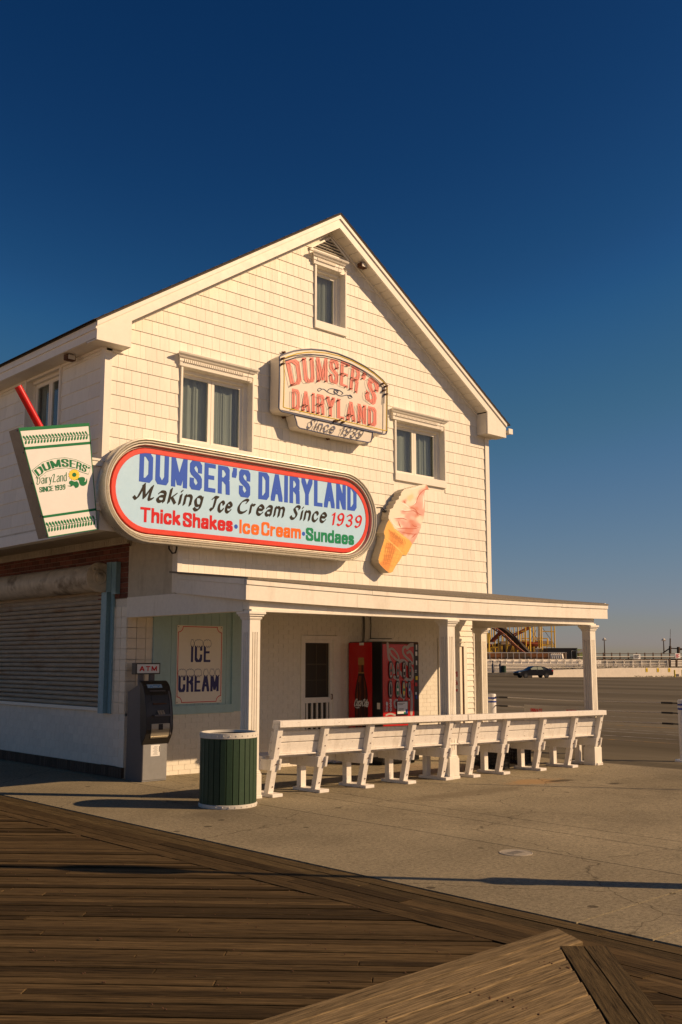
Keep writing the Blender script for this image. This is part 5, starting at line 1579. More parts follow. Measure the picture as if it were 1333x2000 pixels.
def fy(z):
    t = [(.50, ay0 + .0), (.56, ay0 - .035), (.62, ay0 - .085), (.72, ay0 - .11), (.90, ay0 - .105), (1.05, ay0 - .085), (1.2, ay0 - .05), (1.32, ay0 + .0), (1.37, ay0 + .045), (1.395, ay0 + .10)]
    for (a, ya), (b, yb) in zip(t[:-1], t[1:]):
        if a <= z <= b: return ya + (yb - ya) * (z - a) / (b - a)
    return t[0][1] if z < .5 else t[-1][1]
zs = [.505, .53, .56, .6, .65, .72, .8, .9, 1.0, 1.1, 1.2, 1.27, 1.32, 1.35, 1.38, 1.395]
mb = MB(); mb.yz([(fy(z), z) for z in zs] + [(ay0 + .13, 1.39), (ay0 + .09, 1.30), (ay0 + .05, .60), (ay0 + .01, .505)], ax0 - .018, ax1 + .022); fas = mb.build('fascia', 'black', A, bevel=.012)
def face(name, m, x0, x1, z0, z1, lift, par=fas, dep=.0):
    mb = MB(); N = 5; vs = []
    for k in range(N + 1):
        z = z0 + (z1 - z0) * k / N
        vs += [(x0, fy(z) - lift, z), (x1, fy(z) - lift, z), (x1, fy(z) + .01, z), (x0, fy(z) + .01, z)]
    fs = [(4 * k + a, 4 * k + (a + 1) % 4, 4 * k + 4 + (a + 1) % 4, 4 * k + 4 + a) for k in range(N) for a in range(4)] + [(0, 1, 2, 3), tuple(4 * N + a for a in range(4))]
    mb.add(vs, fs); return mb.build(name, m, par)
face('dispenser_tray', 'atmsilver', .035, .335, .62, .80, .006)
face('tray_lip', 'atmsilver', .045, .325, .600, .622, .012)
face('tray_slot', 'vblack', .15, .22, .715, .795, .010)
face('light_label', 'atmscreen', .02, .26, 1.295, 1.345, .006)
face('screen', 'vblack', .05, .29, 1.12, 1.24, .004)
face('screen_bezel', 'atmside', .04, .30, 1.245, 1.262, .012)
face('keypad_shelf', 'atmside', .06, .32, .905, .925, .05)
face('card_reader', 'rust', .07, .29, 1.065, 1.085, .010)
face('side_rail', 'atmside', .345, .365, .64, 1.25, .010)
mb = MB()
for r_ in range(4):
    for c2 in range(3): mb.box(.13 + c2 * .038, .158 + c2 * .038, fy(.94) - .045 + r_ * .012, fy(.94) - .037 + r_ * .012, .93 + r_ * .014, .938 + r_ * .014)
mb.build('keypad', 'atmsilver', fas)
lab = box('notice_sticker', 'paper', .10, .25, ay0 - .0075, ay0 - .0062, .345, .50, A)
mb = MB()
for q in range(9):
    mb.box(.135 + .01 * (q % 3), .215 - .008 * (q % 2), ay0 - .0082, ay0 - .0078, .365 + q * .014, .368 + q * .014)
mb.box(.236, .246, ay0 - .0082, ay0 - .0078, .40, .48)
mb.build('notice_print', 'tdark', lab)
def atmtxt(x0, x1, z, h, Y, m, par, nw, fn_=None):
    return text('letters', m, 'ATM', x0, x1, z, h, Y, par, nw, nw * .8, .2)
st = skeleton('ATM', .17, .034, .28, 0, None, (.005, .004))
letters(st, nib_poly(.010, .008), lambda u, v, l: (.055 + u, fy(1.302 + v) - .0075 - l, 1.302 + v), 4e-5).build('label_letters', mat('cyan_print', (.02, .22, .55), .4), fas)
tp_ = empty('topper_sign', (.17, -.33, 1.5), parent=A)
ty = -.38
box('topper_box', 'black', -.065, .345, ty, ty + .11, 1.485, 1.645, tp_, bevel=.004)
box('topper_face', 'paper', -.045, .325, ty - .003, ty - .0, 1.502, 1.628, tp_)
text('topper_letters', 'tred', 'ATM', -.005, .285, 1.530, .070, ty - .0036, tp_, .017, .013, .35)
for x in (.02, .20): box('topper_post', 'atmside', x, x + .07, ty + .03, ty + .08, 1.28, 1.484, tp_)

# ================================================================== TRASH CAN
tc = Vector((-.50, -3.185, 0)); cr1, ch = .328, .852
T = empty('trash_can', tc, 'round dark green slatted litter bin with white metal rims in front of the shop', 'trash can')
NSL = 28
for q in range(NSL):
    a = 2 * math.pi * (q + .3) / NSL; w_ = 2 * math.pi * cr1 / NSL * .90
    mb = MB(); mb.box(cr1 - .014, cr1 + .006, -w_ / 2, w_ / 2, .03, ch - .03, Matrix.Translation(tc) @ Matrix.Rotation(a, 4, 'Z'))
    mb.build('slat', 'canslat', T, bevel=.003)
mb = MB(); mb.lathe([(cr1 - .02, .03), (cr1 - .02, ch - .03)], tc, 40); mb.build('inner_liner', 'dark', T)
for z0, z1 in ((ch - .066, ch), (0.0, .045)):
    mb = MB(); mb.lathe([(cr1 + .008, z0), (cr1 + .013, z0 + .004), (cr1 + .013, z1 - .004), (cr1 + .008, z1), (cr1 - .012, z1), (cr1 - .014, z0)], tc, 48); rm = mb.build('rim', 'canrim', T, smooth=True)
    mb = MB()
    for q in range(NSL):
        a = 2 * math.pi * (q + .3) / NSL; zc_ = (z0 + z1) / 2
        mb.tube([(tc.x + (cr1 + .012) * math.cos(a), tc.y + (cr1 + .012) * math.sin(a), zc_), (tc.x + (cr1 + .019) * math.cos(a), tc.y + (cr1 + .019) * math.sin(a), zc_)], [.009, .006], 8)
    mb.build('rivets', 'canrim', rm, kind='stuff')

# ================================================================== VENDING MACHINES
def VY(px, py, Y): p = at_y(px, py, Y); return p.x, p.z
Z4 = lambda x, y: (660 + x / 7.405, 1220 + y / 7.405)
VX = 4.47                                               # left side of the machine (plane facing -X)
V2 = empty('vending_machine', (4.93, -.45, -.08), 'red vending machine with cola bottle on its side and oval drink buttons on its front', 'vending machine')
Y2 = -.85; v0, v1 = VX, 5.385
ZS_ = lambda x, y: (lambda p: (p.y, p.z))(at_x(660 + x / 7.405, 1220 + y / 7.405, VX - .013))
sy0, sy1 = at_x(727.5, 1300, VX).y, -.03
box('side_panel', 'vred', VX - .013, VX + .0, sy0, sy1, .10, 1.985, V2, bevel=.002)
dk, am, gd = mat('cola_dark', (.030, .007, .004), .3), mat('cola_amber', (.33, .065, .012), .3, c2=(.05, .010, .004), vscale=7, thresh=(.42, .58), stretch=(1, 2.2, .3)), mat('bottle_gold', (.42, .24, .07), .3, var=.3, vscale=22)
bc = ZS_(342, 800)[0]
hwid = abs(ZS_(432, 950)[0] - ZS_(242, 950)[0]) / 2
body = [(.62, .30), (.80, .45), (.93, .62), (1.0, .80), (.97, .92), (.92, 1.0), (.97, 1.08), (.90, 1.18), (.70, 1.31), (.50, 1.41), (.42, 1.47)]
def bt(prof, m, lift, nm, sx=1.0, off=0):
    ps = [(bc + (off + r_ * sx) * hwid, z) for r_, z in prof] + [(bc + (off - r_ * sx) * hwid, z) for r_, z in prof[::-1]]
    MB().yz(ps, VX - .0135 - lift, VX - .0130 - lift).build(nm, m, V2)
bt(body, dk, .001, 'bottle_picture')
bt([(r_, z) for r_, z in body[1:-1]], am, .0022, 'bottle_glow', .74)
bt([(r_, z) for r_, z in body[1:-1]], dk, .0034, 'bottle_shadow', .18, -.28); bt([(r_, z) for r_, z in body[2:-2]], dk, .0034, 'bottle_shadow', .12, .38)
bt([(.42, 1.46), (.39, 1.58), (.40, 1.66)], am, .0024, 'bottle_neck'); bt([(.46, 1.455), (.43, 1.475)], gd, .0032, 'bottle_collar'); bt([(.44, 1.60), (.46, 1.62), (.43, 1.715), (.34, 1.725)], gd, .0036, 'bottle_cap')
st = skeleton('Coca-Cola', 2.05 * hwid, .125, .12, .22, dict(CAL, **{'C': (.55, sm((.45, .7), (.55, .95), (.3, 1.02), (.02, .7), (0, .25), (.2, 0), (.5, .15), (.62, .3)))}), (.004, .004))
letters(st, nib_poly(.020, .007, R(30)), lambda u, v, l: (VX - .0180 - l, bc + hwid * 1.06 - u, .885 + v + .012 * math.sin(u * 9)), 4e-5).build('script_logo', 'paper', V2)
MB().yz([(bc + 1.0 * hwid, .872), (bc + .6 * hwid, .858), (bc + .2 * hwid, .868), (bc + .35 * hwid, .88), (bc + .7 * hwid, .874)], VX - .0184, VX - .0180).build('logo_swash', 'paper', V2)
a, b = ZS_(315, 262); c, d = ZS_(378, 298); MB().yz([(a, b), (c, b), (c, d), (a, d)], VX - .016, VX - .0135).build('top_sticker', 'paper', V2)
a, b = ZS_(565, 1130); c, d = ZS_(607, 1225); MB().yz([(a, b), (c, b), (c, d), (a, d)], VX - .006, VX - .0005).build('price_card', 'cream', V2)

box('cabinet', 'vblack', v0, v1, Y2 + .012, -.03, gz(5) + .05, 2.0, V2, bevel=.01)
box('feet', 'vblack', v0 + .05, v1 - .05, Y2 + .08, -.1, gz(5), gz(5) + .05, V2)
box('front_panel', 'vred', v0 + .012, 5.255, Y2, Y2 + .0125, .12, 1.955, V2, bevel=.003)
box('coin_column', 'vblack', 5.258, v1 - .004, Y2 + .002, Y2 + .0125, .12, 1.955, V2)
box('header_strip', 'rust', v0 + .012, v1 - .006, Y2 + .001, Y2 + .0125, 1.957, 1.992, V2)
Zp = lambda x, y: VY(*Z4(x, y), Y2)
rib = []
for ps, w_ in (([(722, 275), (728, 370), (740, 480), (790, 590), (815, 690)], .07), ([(735, 385), (775, 345), (835, 390), (880, 470), (875, 520), (830, 490), (775, 430), (740, 360)], .05),
               ([(1100, 290), (1040, 300), (1005, 340)], .08), ([(1015, 330), (960, 325), (940, 370), (960, 440), (1020, 500), (1080, 560), (1100, 520), (1075, 430), (1040, 390), (1005, 410)], .06),
               ([(860, 560), (930, 520), (1000, 560), (1070, 640), (1080, 760), (1020, 800), (960, 760), (900, 690)], .075), ([(820, 760), (870, 800), (890, 900), (900, 1010), (960, 1060)], .07),
               ([(1000, 870), (1050, 960), (1070, 1080), (1065, 1290)], .075), ([(850, 1090), (820, 1120), (830, 1190), (870, 1200)], .05), ([(700, 1310), (760, 1290), (830, 1310)], .04)):
    P3 = [Zp(*q) for q in cr(ps, 5)]; rib.append((P3, w_ * .8))
for k, (P3, w_) in enumerate(rib):
    letters([P3], nib_poly(w_, w_, 0, True), lambda u, v, l: (min(max(u, v0 + .02), 5.253), Y2 - .0008 - l - k * 2e-4, v)).build('ribbon_stroke', 'vsilver', V2)
cols_ = [('vred', 'vblack'), ('vred', 'vblack'), ('tdark', 'vred'), ('tdark', 'vred'), ('tdark', 'vblack'), ('tgreen', 'cream'), ('yellow', 'tgreen'), ('bluestripe', 'signblue')]
for i, (x, y) in enumerate([(762, 655), (860, 655), (953, 655), (1037, 655), (757, 935), (858, 935), (948, 935), (1028, 935)]):
    c = Zp(x, y); rx, rz = .050 - .003 * (i % 4), .150
    def oval(rx, rz): return [(c[0] + rx * (abs(math.cos(t)) ** .8) * (1 if math.cos(t) > 0 else -1), c[1] + rz * (abs(math.sin(t)) ** .6) * (1 if math.sin(t) > 0 else -1)) for t in [2 * math.pi * k / 24 + .001 for k in range(24)]]
    mb = MB(); mb.xz(oval(rx, rz), Y2 - .016, Y2 - .007); bt_ = mb.build('drink_button', 'vblack', V2)
    mb = MB(); mb.xz(oval(rx * .70, rz * .84), Y2 - .0175, Y2 - .0165); mb.build('button_face', 'vsilver', bt_)
    mb = MB(); r_ = rx * .40; mb.xz([(c[0] - r_, c[1] - .09), (c[0] + r_, c[1] - .09), (c[0] + r_, c[1] + .03), (c[0] + r_ * .4, c[1] + .08), (c[0] + r_ * .4, c[1] + .10), (c[0] - r_ * .4, c[1] + .10), (c[0] - r_ * .4, c[1] + .08), (c[0] - r_, c[1] + .03)], Y2 - .0190, Y2 - .0182); mb.build('drink_picture', cols_[i][0], bt_)
    mb = MB(); mb.xz([(c[0] - r_ * .95, c[1] - .03), (c[0] + r_ * .95, c[1] - .03), (c[0] + r_ * .95, c[1] + .015), (c[0] - r_ * .95, c[1] + .015)], Y2 - .0200, Y2 - .0193); mb.build('drink_label', cols_[i][1] if i != 2 else 'paper', bt_)
    mb = MB(); mb.lathe([(0, -.003), (.010, 0)], (c[0], Y2 - .008, c[1] - rz - .03), 10, 'y'); mb.build('price_light', 'paper', V2)
for body, xx, hh in (('ice', 700, .055), ('cold', 755, .055)):
    x0, zb = Zp(xx + 22, 1250)
    st = skeleton(body, .15 if body == 'ice' else .20, hh, .18, 0, None, (.005, .005))
    letters(st, nib_poly(.014, .014, 0, True), lambda u, v, l: (x0 - v, Y2 - .006 - l, zb + u), 4e-5).build('side_lettering', 'paper', V2)
a, b = Zp(845, 1105); c, d = Zp(1010, 1308); cd = box('notice_frame', 'vblack', a, c, Y2 - .014, Y2 - .006, d, b, V2)
box('notice_card', 'paper', a + .015, c - .015, Y2 - .016, Y2 - .0145, d + .03, b - .015, cd)
mb = MB(); w_ = c - a
for q, (f0, f1) in enumerate(((.12, .7), (.12, .55), (.15, .6), (.12, .6))): mb.box(a + w_ * f0, a + w_ * f1, Y2 - .0170, Y2 - .0165, b - .045 - q * .022 - (.05 if q > 1 else 0), b - .037 - q * .022 - (.05 if q > 1 else 0))
mb.build('card_print', 'tdark', cd); box('card_picture', 'bluestripe', c - w_ * .22, c - .018, Y2 - .0172, Y2 - .0165, d + .03, d + .10, cd); box('card_picture', 'tgreen', c - w_ * .38, c - w_ * .225, Y2 - .0172, Y2 - .0165, d + .03, d + .055, cd)
for (x, y0, y1, m, w_) in ((1138, 290, 365, 'paper', .03), (1135, 390, 450, 'paper', .045), (1138, 520, 585, 'paper', .03), (1128, 655, 665, 'paper', .04), (1128, 680, 692, 'paper', .04), (1140, 745, 800, 'yellow', .05), (1132, 840, 890, 'vred', .06), (1132, 975, 1010, 'paper', .035), (1137, 1020, 1075, 'bluestripe', .04)):
    a, b = Zp(x, y0); c, d = Zp(x, y1); box('coin_label', m, a - w_ / 2, a + w_ / 2, Y2 - .005, Y2 + .0015, d, b, V2)

# ================================================================== BENCHES
def bench(xsup, label):
    bn = empty('bench', ((xsup[0] + xsup[-1]) / 2, -2.8, gz(xsup[2])), label, 'bench', 'white slatted benches in a row along the porch')
    xa, xb = xsup[0] - .045, xsup[-1] + .045
    def g(x): return gz(x)
    for x in xsup:
        z = g(x)
        mb = MB(); mb.box(x - .05, x + .115, -3.0, -2.46, z, z + .04); mb.build('foot_board', 'bench', bn, bevel=.003)
        mb = MB(); mb.yz([(-2.815, z + .041), (-2.90, z + .041), (-3.105, z + .90), (-3.02, z + .90)], x - .043, x + .043); mb.build('back_leg', 'bench', bn, bevel=.003)
        mb = MB(); mb.box(x - .045, x + .045, -2.62, -2.535, z + .041, z + .325); mb.build('front_leg', 'bench', bn, bevel=.003)
        mb = MB(); mb.yz([(-2.99, z + .33), (-2.44, z + .33), (-2.44, z + .465), (-3.02, z + .465)], x - .09, x - .0435); mb.build('seat_bearer', 'bench', bn, bevel=.003)
        mb = MB(); mb.yz([(-3.0, z + .33), (-2.94, z + .33), (-2.96, z + .465), (-3.03, z + .465)], x + .0435, x + .075); mb.build('bearer_cleat', 'bench', bn)
        mb = MB()
        for zz, yy in ((.40, -2.995), (.60, -3.035), (.74, -3.070), (.12, -2.925)): mb.tube([(x + .012, yy + .012, z + zz), (x + .012, yy - .004, z + zz)], .008, 6)
        mb.build('bolt_heads', 'rust', bn, kind='stuff')
    J0, J1 = (xa - (.27 if xsup[0] > 4 else 0)), (xb + (.25 if xsup[0] < 4 else 0))
    def sloped(name, prof, a, b):
        if a == xa and J0 < xa: a = J0
        if b == xb and J1 > xb: b = J1
        if a == xa - .01 and J0 < xa: a = J0
        if b == xb + .01 and J1 > xb: b = J1
        mb = MB(); n_ = len(prof)
        mb.add([(a, y, z + g(a)) for y, z in prof] + [(b, y, z + g(b)) for y, z in prof], [tuple(range(n_)), tuple(range(2 * n_ - 1, n_ - 1, -1))] + [(i, (i + 1) % n_, n_ + (i + 1) % n_, n_ + i) for i in range(n_)])
        return mb.build(name, 'bench', bn, bevel=.003)
    for i in range(3):
        y0 = -2.84 + i * .145; sloped('seat_slat', [(y0, .466), (y0 + .136, .466), (y0 + .136, .50), (y0, .50)], xa - .06, xb)
    sloped('seat_apron', [(-2.438, .34), (-2.40, .34), (-2.40, .464), (-2.438, .464)], xa - .05, xb)
    k = .2386  # lean of the back
    def bk(z, o): return -2.815 - (z - .04) * k + o
    for z0, z1 in ((.52, .655), (.668, .80)):
        sloped('back_slat', [(bk(z0, .002), z0), (bk(z1, .002), z1), (bk(z1, .036), z1 + .012), (bk(z0, .036), z0 + .012)], xa, xb)
    sloped('back_ledge', [(bk(.515, -.035), .502), (bk(.515, .034), .502), (bk(.515, .034), .519), (bk(.515, -.035), .519)], xa, xb)
    sloped('top_slat', [(bk(.835, .002), .835), (bk(.895, .002), .895), (bk(.895, .036), .907), (bk(.835, .036), .847)], xa, xb)
    sloped('cap_rail', [(-3.125, .902), (-2.985, .902), (-2.985, .942), (-3.125, .942)], xa + .0, xb)
    sloped('rail_face', [(-3.145, .862), (-3.1255, .862), (-3.1255, .940), (-3.145, .940)], xa - .01, xb + .01)
    return bn
bench([.377, 1.165, 2.0, 2.84, 3.645], 'white slatted bench nearest the green litter bin, backs facing the boardwalk')
bench([4.275, 5.007, 5.966, 6.87, 7.63], 'white slatted bench at the parking lot end of the row, a crate beneath it')

# crates
def crate(x, y, z, rz, lab):
    o = empty('milk_crate', (x, y, z), lab, 'crate', 'black milk crates under the bench')
    T_ = Matrix.Translation((x, y, z)) @ Matrix.Rotation(rz, 4, 'Z'); s_ = .165; h = .28
    for sx_, sy_ in ((1, 0), (-1, 0), (0, 1), (0, -1)):
        mb = MB()
        for a in range(9):
            u = -s_ + .02 + a * (2 * s_ - .04) / 8
            if sx_: mb.box(sx_ * s_ - .006, sx_ * s_ + .006, u - .008, u + .008, .03, h - .03, T_)
            else: mb.box(u - .008, u + .008, sy_ * s_ - .006, sy_ * s_ + .006, .03, h - .03, T_)
        for zz, hh in ((.0, .035), (.09, .012), (.14, .012), (.19, .012), (h - .045, .045)):
            if sx_: mb.box(sx_ * s_ - .009, sx_ * s_ + .009, -s_ + .001, s_ - .001, zz, zz + hh, T_)
            else: mb.box(-s_ + .001, s_ - .001, sy_ * s_ - .009, sy_ * s_ + .009, zz, zz + hh, T_)
        mb.build('lattice_side', 'crate', o)
    for a, b in ((-s_, -s_), (-s_, s_), (s_, -s_), (s_, s_)): 
        mb = MB(); mb.box(a - .014, a + .014, b - .014, b + .014, 0, h, T_); mb.build('corner_post', 'crate', o)
    mb = MB(); mb.box(-s_ + .01, s_ - .01, -s_ + .01, s_ - .01, .005, .015, T_); mb.build('crate_floor', 'crate', o)
    return o
crate(5.62, -2.30, gz(5.6), R(8), 'black milk crate in front, under the right bench')
crate(5.98, -1.88, gz(6), R(-12), 'black milk crate just behind and right of the other')
crate(6.75, -1.90, gz(6.7), R(5), 'black open milk crate farther right beneath the bench')

# ================================================================== CABLE FENCE BOLLARDS AND BOARD
ZB = gz(9.4)
cable_z = (.90, .72, .525)
def bollard(x, y, lab):
    b = empty('bollard', (x, y, gz(x)), lab, 'bollard', 'white cable fence posts with blue bands')
    mb = MB(); mb.lathe([(.085, .0), (.085, .985 + .10), (.075, 1.10), (0, 1.105)], (x, y, gz(x)), 20); mb.build('post', 'bollard', b, smooth=True)
    mb = MB(); mb.lathe([(.0, .03), (.17, .03), (.18, .0)], (x, y, gz(x)), 24); mb.build('base_plate', 'bollard', b)
    for z in (.862, .785): mb = MB(); mb.lathe([(.0862, z), (.0862, z + .035)], (x, y, 0), 20); mb.build('blue_band', 'bluestripe', b)
    for z in cable_z:
        for s_ in (1, -1): mb = MB(); mb.tube([(x, y + s_ * .085, z), (x, y + s_ * .19, z), (x, y + s_ * .2, z), (x, y + s_ * .42, z)], [.012, .012, .019, .017], 8); mb.build('cable_clamp', 'wire', b)
    return b
bollard(9.45, -3.62, 'white post with two blue bands at the right edge of the photo'); bollard(9.43, .75, 'white cable fence post just behind the far porch column'); bollard(9.47, -8.1, 'white cable fence post outside the frame, nearer the camera')
for q, z in enumerate(cable_z):
    for (x0, y0), (x1, y1) in (((9.45, -3.2), (9.43, .33)), ((9.47, -7.68), (9.45, -4.04))):
        mb = MB(); mb.tube([(x0 + (x1 - x0) * t, y0 + (y1 - y0) * t, z - .02 * math.sin(math.pi * t)) for t in [k / 8 for k in range(9)]], .013, 6)
        o = mb.build('fence_cable', 'wiregrey'); tag(o, '%s steel cable of the fence %s' % ((('top', 'middle', 'bottom')[q]), 'between the two white posts in view' if x0 == 9.45 else 'running on toward the camera out of frame'), 'cable', 'steel cables between the white posts')
sbx = empty('notice_board', (9.35, -.9, .1), 'low cream board with red lettering leaning behind the bench', 'sign')
mb = MB(); Tb = Matrix.Translation((9.33, -.95, 0)) @ Matrix.Rotation(R(-83), 4, 'Z')
mb.box(-.72, .75, -.01, .01, .08, .775, Tb); mb.build('board', mat('notice_paint', (.46, .43, .38), .6, var=.05), sbx)
for body, u0, u1 in (('PRIVATE', -.58, -.30), ("DUMSER'S", .22, .46)):
    st = skeleton(body, u1 - u0, .11, .25, 0, None, (.012, .012))
    letters(st, nib_poly(.012, .012), lambda u, v, l: tuple(Tb @ Vector((u0 + u, -.0115 - l, .60 + v)))).build('board_lettering', 'tred', sbx)
for u in (-.6, .6): mb = MB(); mb.box(u - .03, u + .03, .01, .05, -.14, .7, Tb); mb.build('board_leg', 'rust', sbx)

# ================================================================== FAR SIDE OF THE LOT
def fp(px, py, D):
    return at_d(px, py, D)
RT = Matrix.Rotation(R(HEAD - 90), 4, 'Z')
def fframe(px, py, D): return Matrix.Translation(fp(px, py, D)) @ RT      # local x = right in view, y = away
def fbox(mb, px0, px1, py0, py1, D, th=.3):
    """upright box between two picture columns, top row py0, bottom row py1, facing the camera at depth D"""
    K = .042 if D < 170 else 0
    Da, Db = D + K * (px0 - 1130), D + K * (px1 - 1130); D = (Da + Db) / 2
    a = fp(px0, py1, Da); b = fp(px1, py1, Db); t = fp((px0 + px1) / 2, py0, D).z; z = fp((px0 + px1) / 2, py1, D).z
    d = _HF * th
    mb.add([(a.x, a.y, z), (b.x, b.y, z), (b.x + d.x, b.y + d.y, z), (a.x + d.x, a.y + d.y, z), (a.x, a.y, t), (b.x, b.y, t), (b.x + d.x, b.y + d.y, t), (a.x + d.x, a.y + d.y, t)],
           [(0, 1, 5, 4), (1, 2, 6, 5), (2, 3, 7, 6), (3, 0, 4, 7), (4, 5, 6, 7), (3, 2, 1, 0)])
    return mb
def fbar(mb, p0, p1, D, w, D2=None): mb.bar(fp(*p0, D), fp(*p1, D2 or D), w); return mb
GZF = -.883

# curved ramp wall with chevrons
rw = empty('barrier_wall', fp(1200, 1320, 143), 'long low cream concrete wall along the far edge of the parking lot', 'wall')
mb = MB(); rows = [(1040, 1312.5), (1075, 1309), (1110, 1307.5), (1160, 1306.4), (1220, 1304.6), (1290, 1304.8), (1345, 1305.5), (1420, 1306)]
for (xa, ya), (xb, yb) in zip(rows[:-1], rows[1:]):
    a0, b0 = fp(xa, 1322, 141 + .042 * (xa - 1130)), fp(xb, 1322, 141 + .042 * (xb - 1130)); za, zb = fp(xa, ya, 141).z, fp(xb, yb, 141).z; d = _HF * .5
    mb.add([(a0.x, a0.y, -1.5), (b0.x, b0.y, -1.5), (b0.x, b0.y, zb), (a0.x, a0.y, za), (a0.x + d.x, a0.y + d.y, -1.5), (b0.x + d.x, b0.y + d.y, -1.5), (b0.x + d.x, b0.y + d.y, zb), (a0.x + d.x, a0.y + d.y, za)], [(0, 1, 2, 3), (3, 2, 6, 7), (4, 5, 6, 7)])
mb.build('wall_face', 'farwall', rw)
for i, px in enumerate((1264, 1286, 1308)):
    c = empty('chevron_sign', fp(px, 1309, 140.9), '%s yellow chevron arrow sign on the far wall' % ('left', 'middle', 'right')[i], 'sign', 'chevron signs on the far wall')
    mb = MB(); fbox(mb, px - 1.9, px + 1.9, 1305.0, 1312.3, 140.95, .035); mb.build('sign_plate', 'yellow', c)
    mb = MB(); T_ = fframe(px, 1308.6, 140.93 + .042 * (px - 1130))
    for s_ in (1, -1): mb.bar(T_ @ Vector((.08, 0, s_ * .18)), T_ @ Vector((-.07, 0, 0)), .07, .01, tuple(RT @ Vector((0, 1, 0))))
    mb.build('arrow', 'rust', c)
for px in (1318.5, 1333.5): mb = MB(); p = fp(px, 1322.3, 136); mb.lathe([(.10, 0), (.10, .92), (0, .96)], p, 10); o = mb.build('yellow_bollard', 'yellow', smooth=True); tag(o, 'yellow bollard before the far wall, %s' % ('left one' if px < 1325 else 'at the photo edge'), 'bollard', 'yellow bollards by the far wall')
mb = MB(); fbox(mb, 1320.5, 1327, 1316.5, 1321.5, 136, .5); tag(mb.build('concrete_block', 'atmside'), 'dark low block beside the yellow bollard at the far wall', 'block')
# grass and rubble strip
random.seed(3)
mb = MB()
for q in range(700):
    px = random.uniform(1076, 1345) if q < 420 else random.uniform(952, 1345); py = (random.uniform(1302, 1306.5) if q < 420 else 1312 + random.random() * 1.5) ; D = 146 if q < 420 else 147.5
    if q >= 420 and px > 1075: px = random.uniform(1240, 1335); py = 1320.6 + random.random() * 1.4; D = 140.3
    D += .042 * (px - 1130)
    p = fp(px, py, D + random.random() * .3); s_ = random.uniform(.05, .14) if q < 420 else random.uniform(.03, .10)
    mb.add([(p.x - s_, p.y, p.z), (p.x + s_, p.y + s_, p.z), (p.x, p.y, p.z + s_ * 1.1), (p.x + s_, p.y - s_, p.z)], [(0, 1, 2), (0, 2, 3), (1, 3, 2)])
tag(mb.build('rubble_strip', 'rock', kind='stuff'))
# earth bank and promenade behind the wall
bank = MB()
a, b = fp(900, 1300, 160), fp(1500, 1300, 160); d = _HF * 60
zt = fp(1100, 1303, 160).z
bank.add([(a.x, a.y, -1.2), (b.x, b.y, -1.2), (b.x, b.y, zt), (a.x, a.y, zt), (a.x + d.x, a.y + d.y, -1.2), (b.x + d.x, b.y + d.y, -1.2), (b.x + d.x, b.y + d.y, zt), (a.x + d.x, a.y + d.y, zt)], [(0, 1, 2, 3), (3, 2, 6, 7), (0, 3, 7, 4), (1, 5, 6, 2), (4, 7, 6, 5)])
bank.build('promenade_bank', mat('bank_earth', (.34, .29, .21), .9, var=.2, vscale=.5), kind='structure')

# white pedestrian ramp with railing (two levels on the left, one on the right)
rp = empty('white_ramp', fp(1000, 1310, 149), 'white walled pedestrian ramp with railing running below the amusement pier', 'ramp')
mb = MB(); fbox(mb, 930, 1145, 1298.5, 1312.5, 147.0, .6); mb.build('lower_wall', 'farwhite', rp)
mb = MB(); fbox(mb, 930, 1135, 1288.5, 1296.0, 150.0, .4); fbox(mb, 1128, 1175, 1290, 1296.5, 150.05, .3); mb.build('upper_wall', 'farwhite', rp)
for i, px in enumerate(np.arange(932, 1140, 14.3)):
    mb = MB(); fbox(mb, px, px + 1.5, 1287.0, 1298.0, 149.6, .25); mb.build('wall_post', 'farwhite', rp)
mb = MB(); fbox(mb, 930, 1140, 1296.2, 1297.0, 149.3, .5); fbox(mb, 930, 1140, 1287.6, 1288.3, 149.3, .3); mb.build('wall_coping', 'farwhite', rp)
mb = MB()
for px in np.arange(932, 1311, 2.2):
    lo = 1303 if px > 1120 else 1306
    fbox(mb, px, px + .55, 1290.0, lo, 146.5, .06)
for py in (1289.2, 1296.5, 1303.0): fbox(mb, 932, 1311, py, py + .7, 146.4, .08)
mb.build('baluster_railing', 'farwhite', rp, kind='stuff')
for px in np.arange(1135, 1312, 17): mb = MB(); fbox(mb, px, px + 1.1, 1288.6, 1304.5, 146.2, .12); mb.build('railing_post', 'farwhite', rp)
for px in (1311, 1324): 
    for k in range(4): mb = MB(); fbox(mb, px, px + 8.5, 1289.5 + k * 3.2, 1291.5 + k * 3.2, 146, .2); mb.build('slat', 'farwhite', rp)
    mb = MB(); fbox(mb, px - 3, px, 1287, 1304, 146.1, .3); mb.build('dark_post', 'farwood', rp)

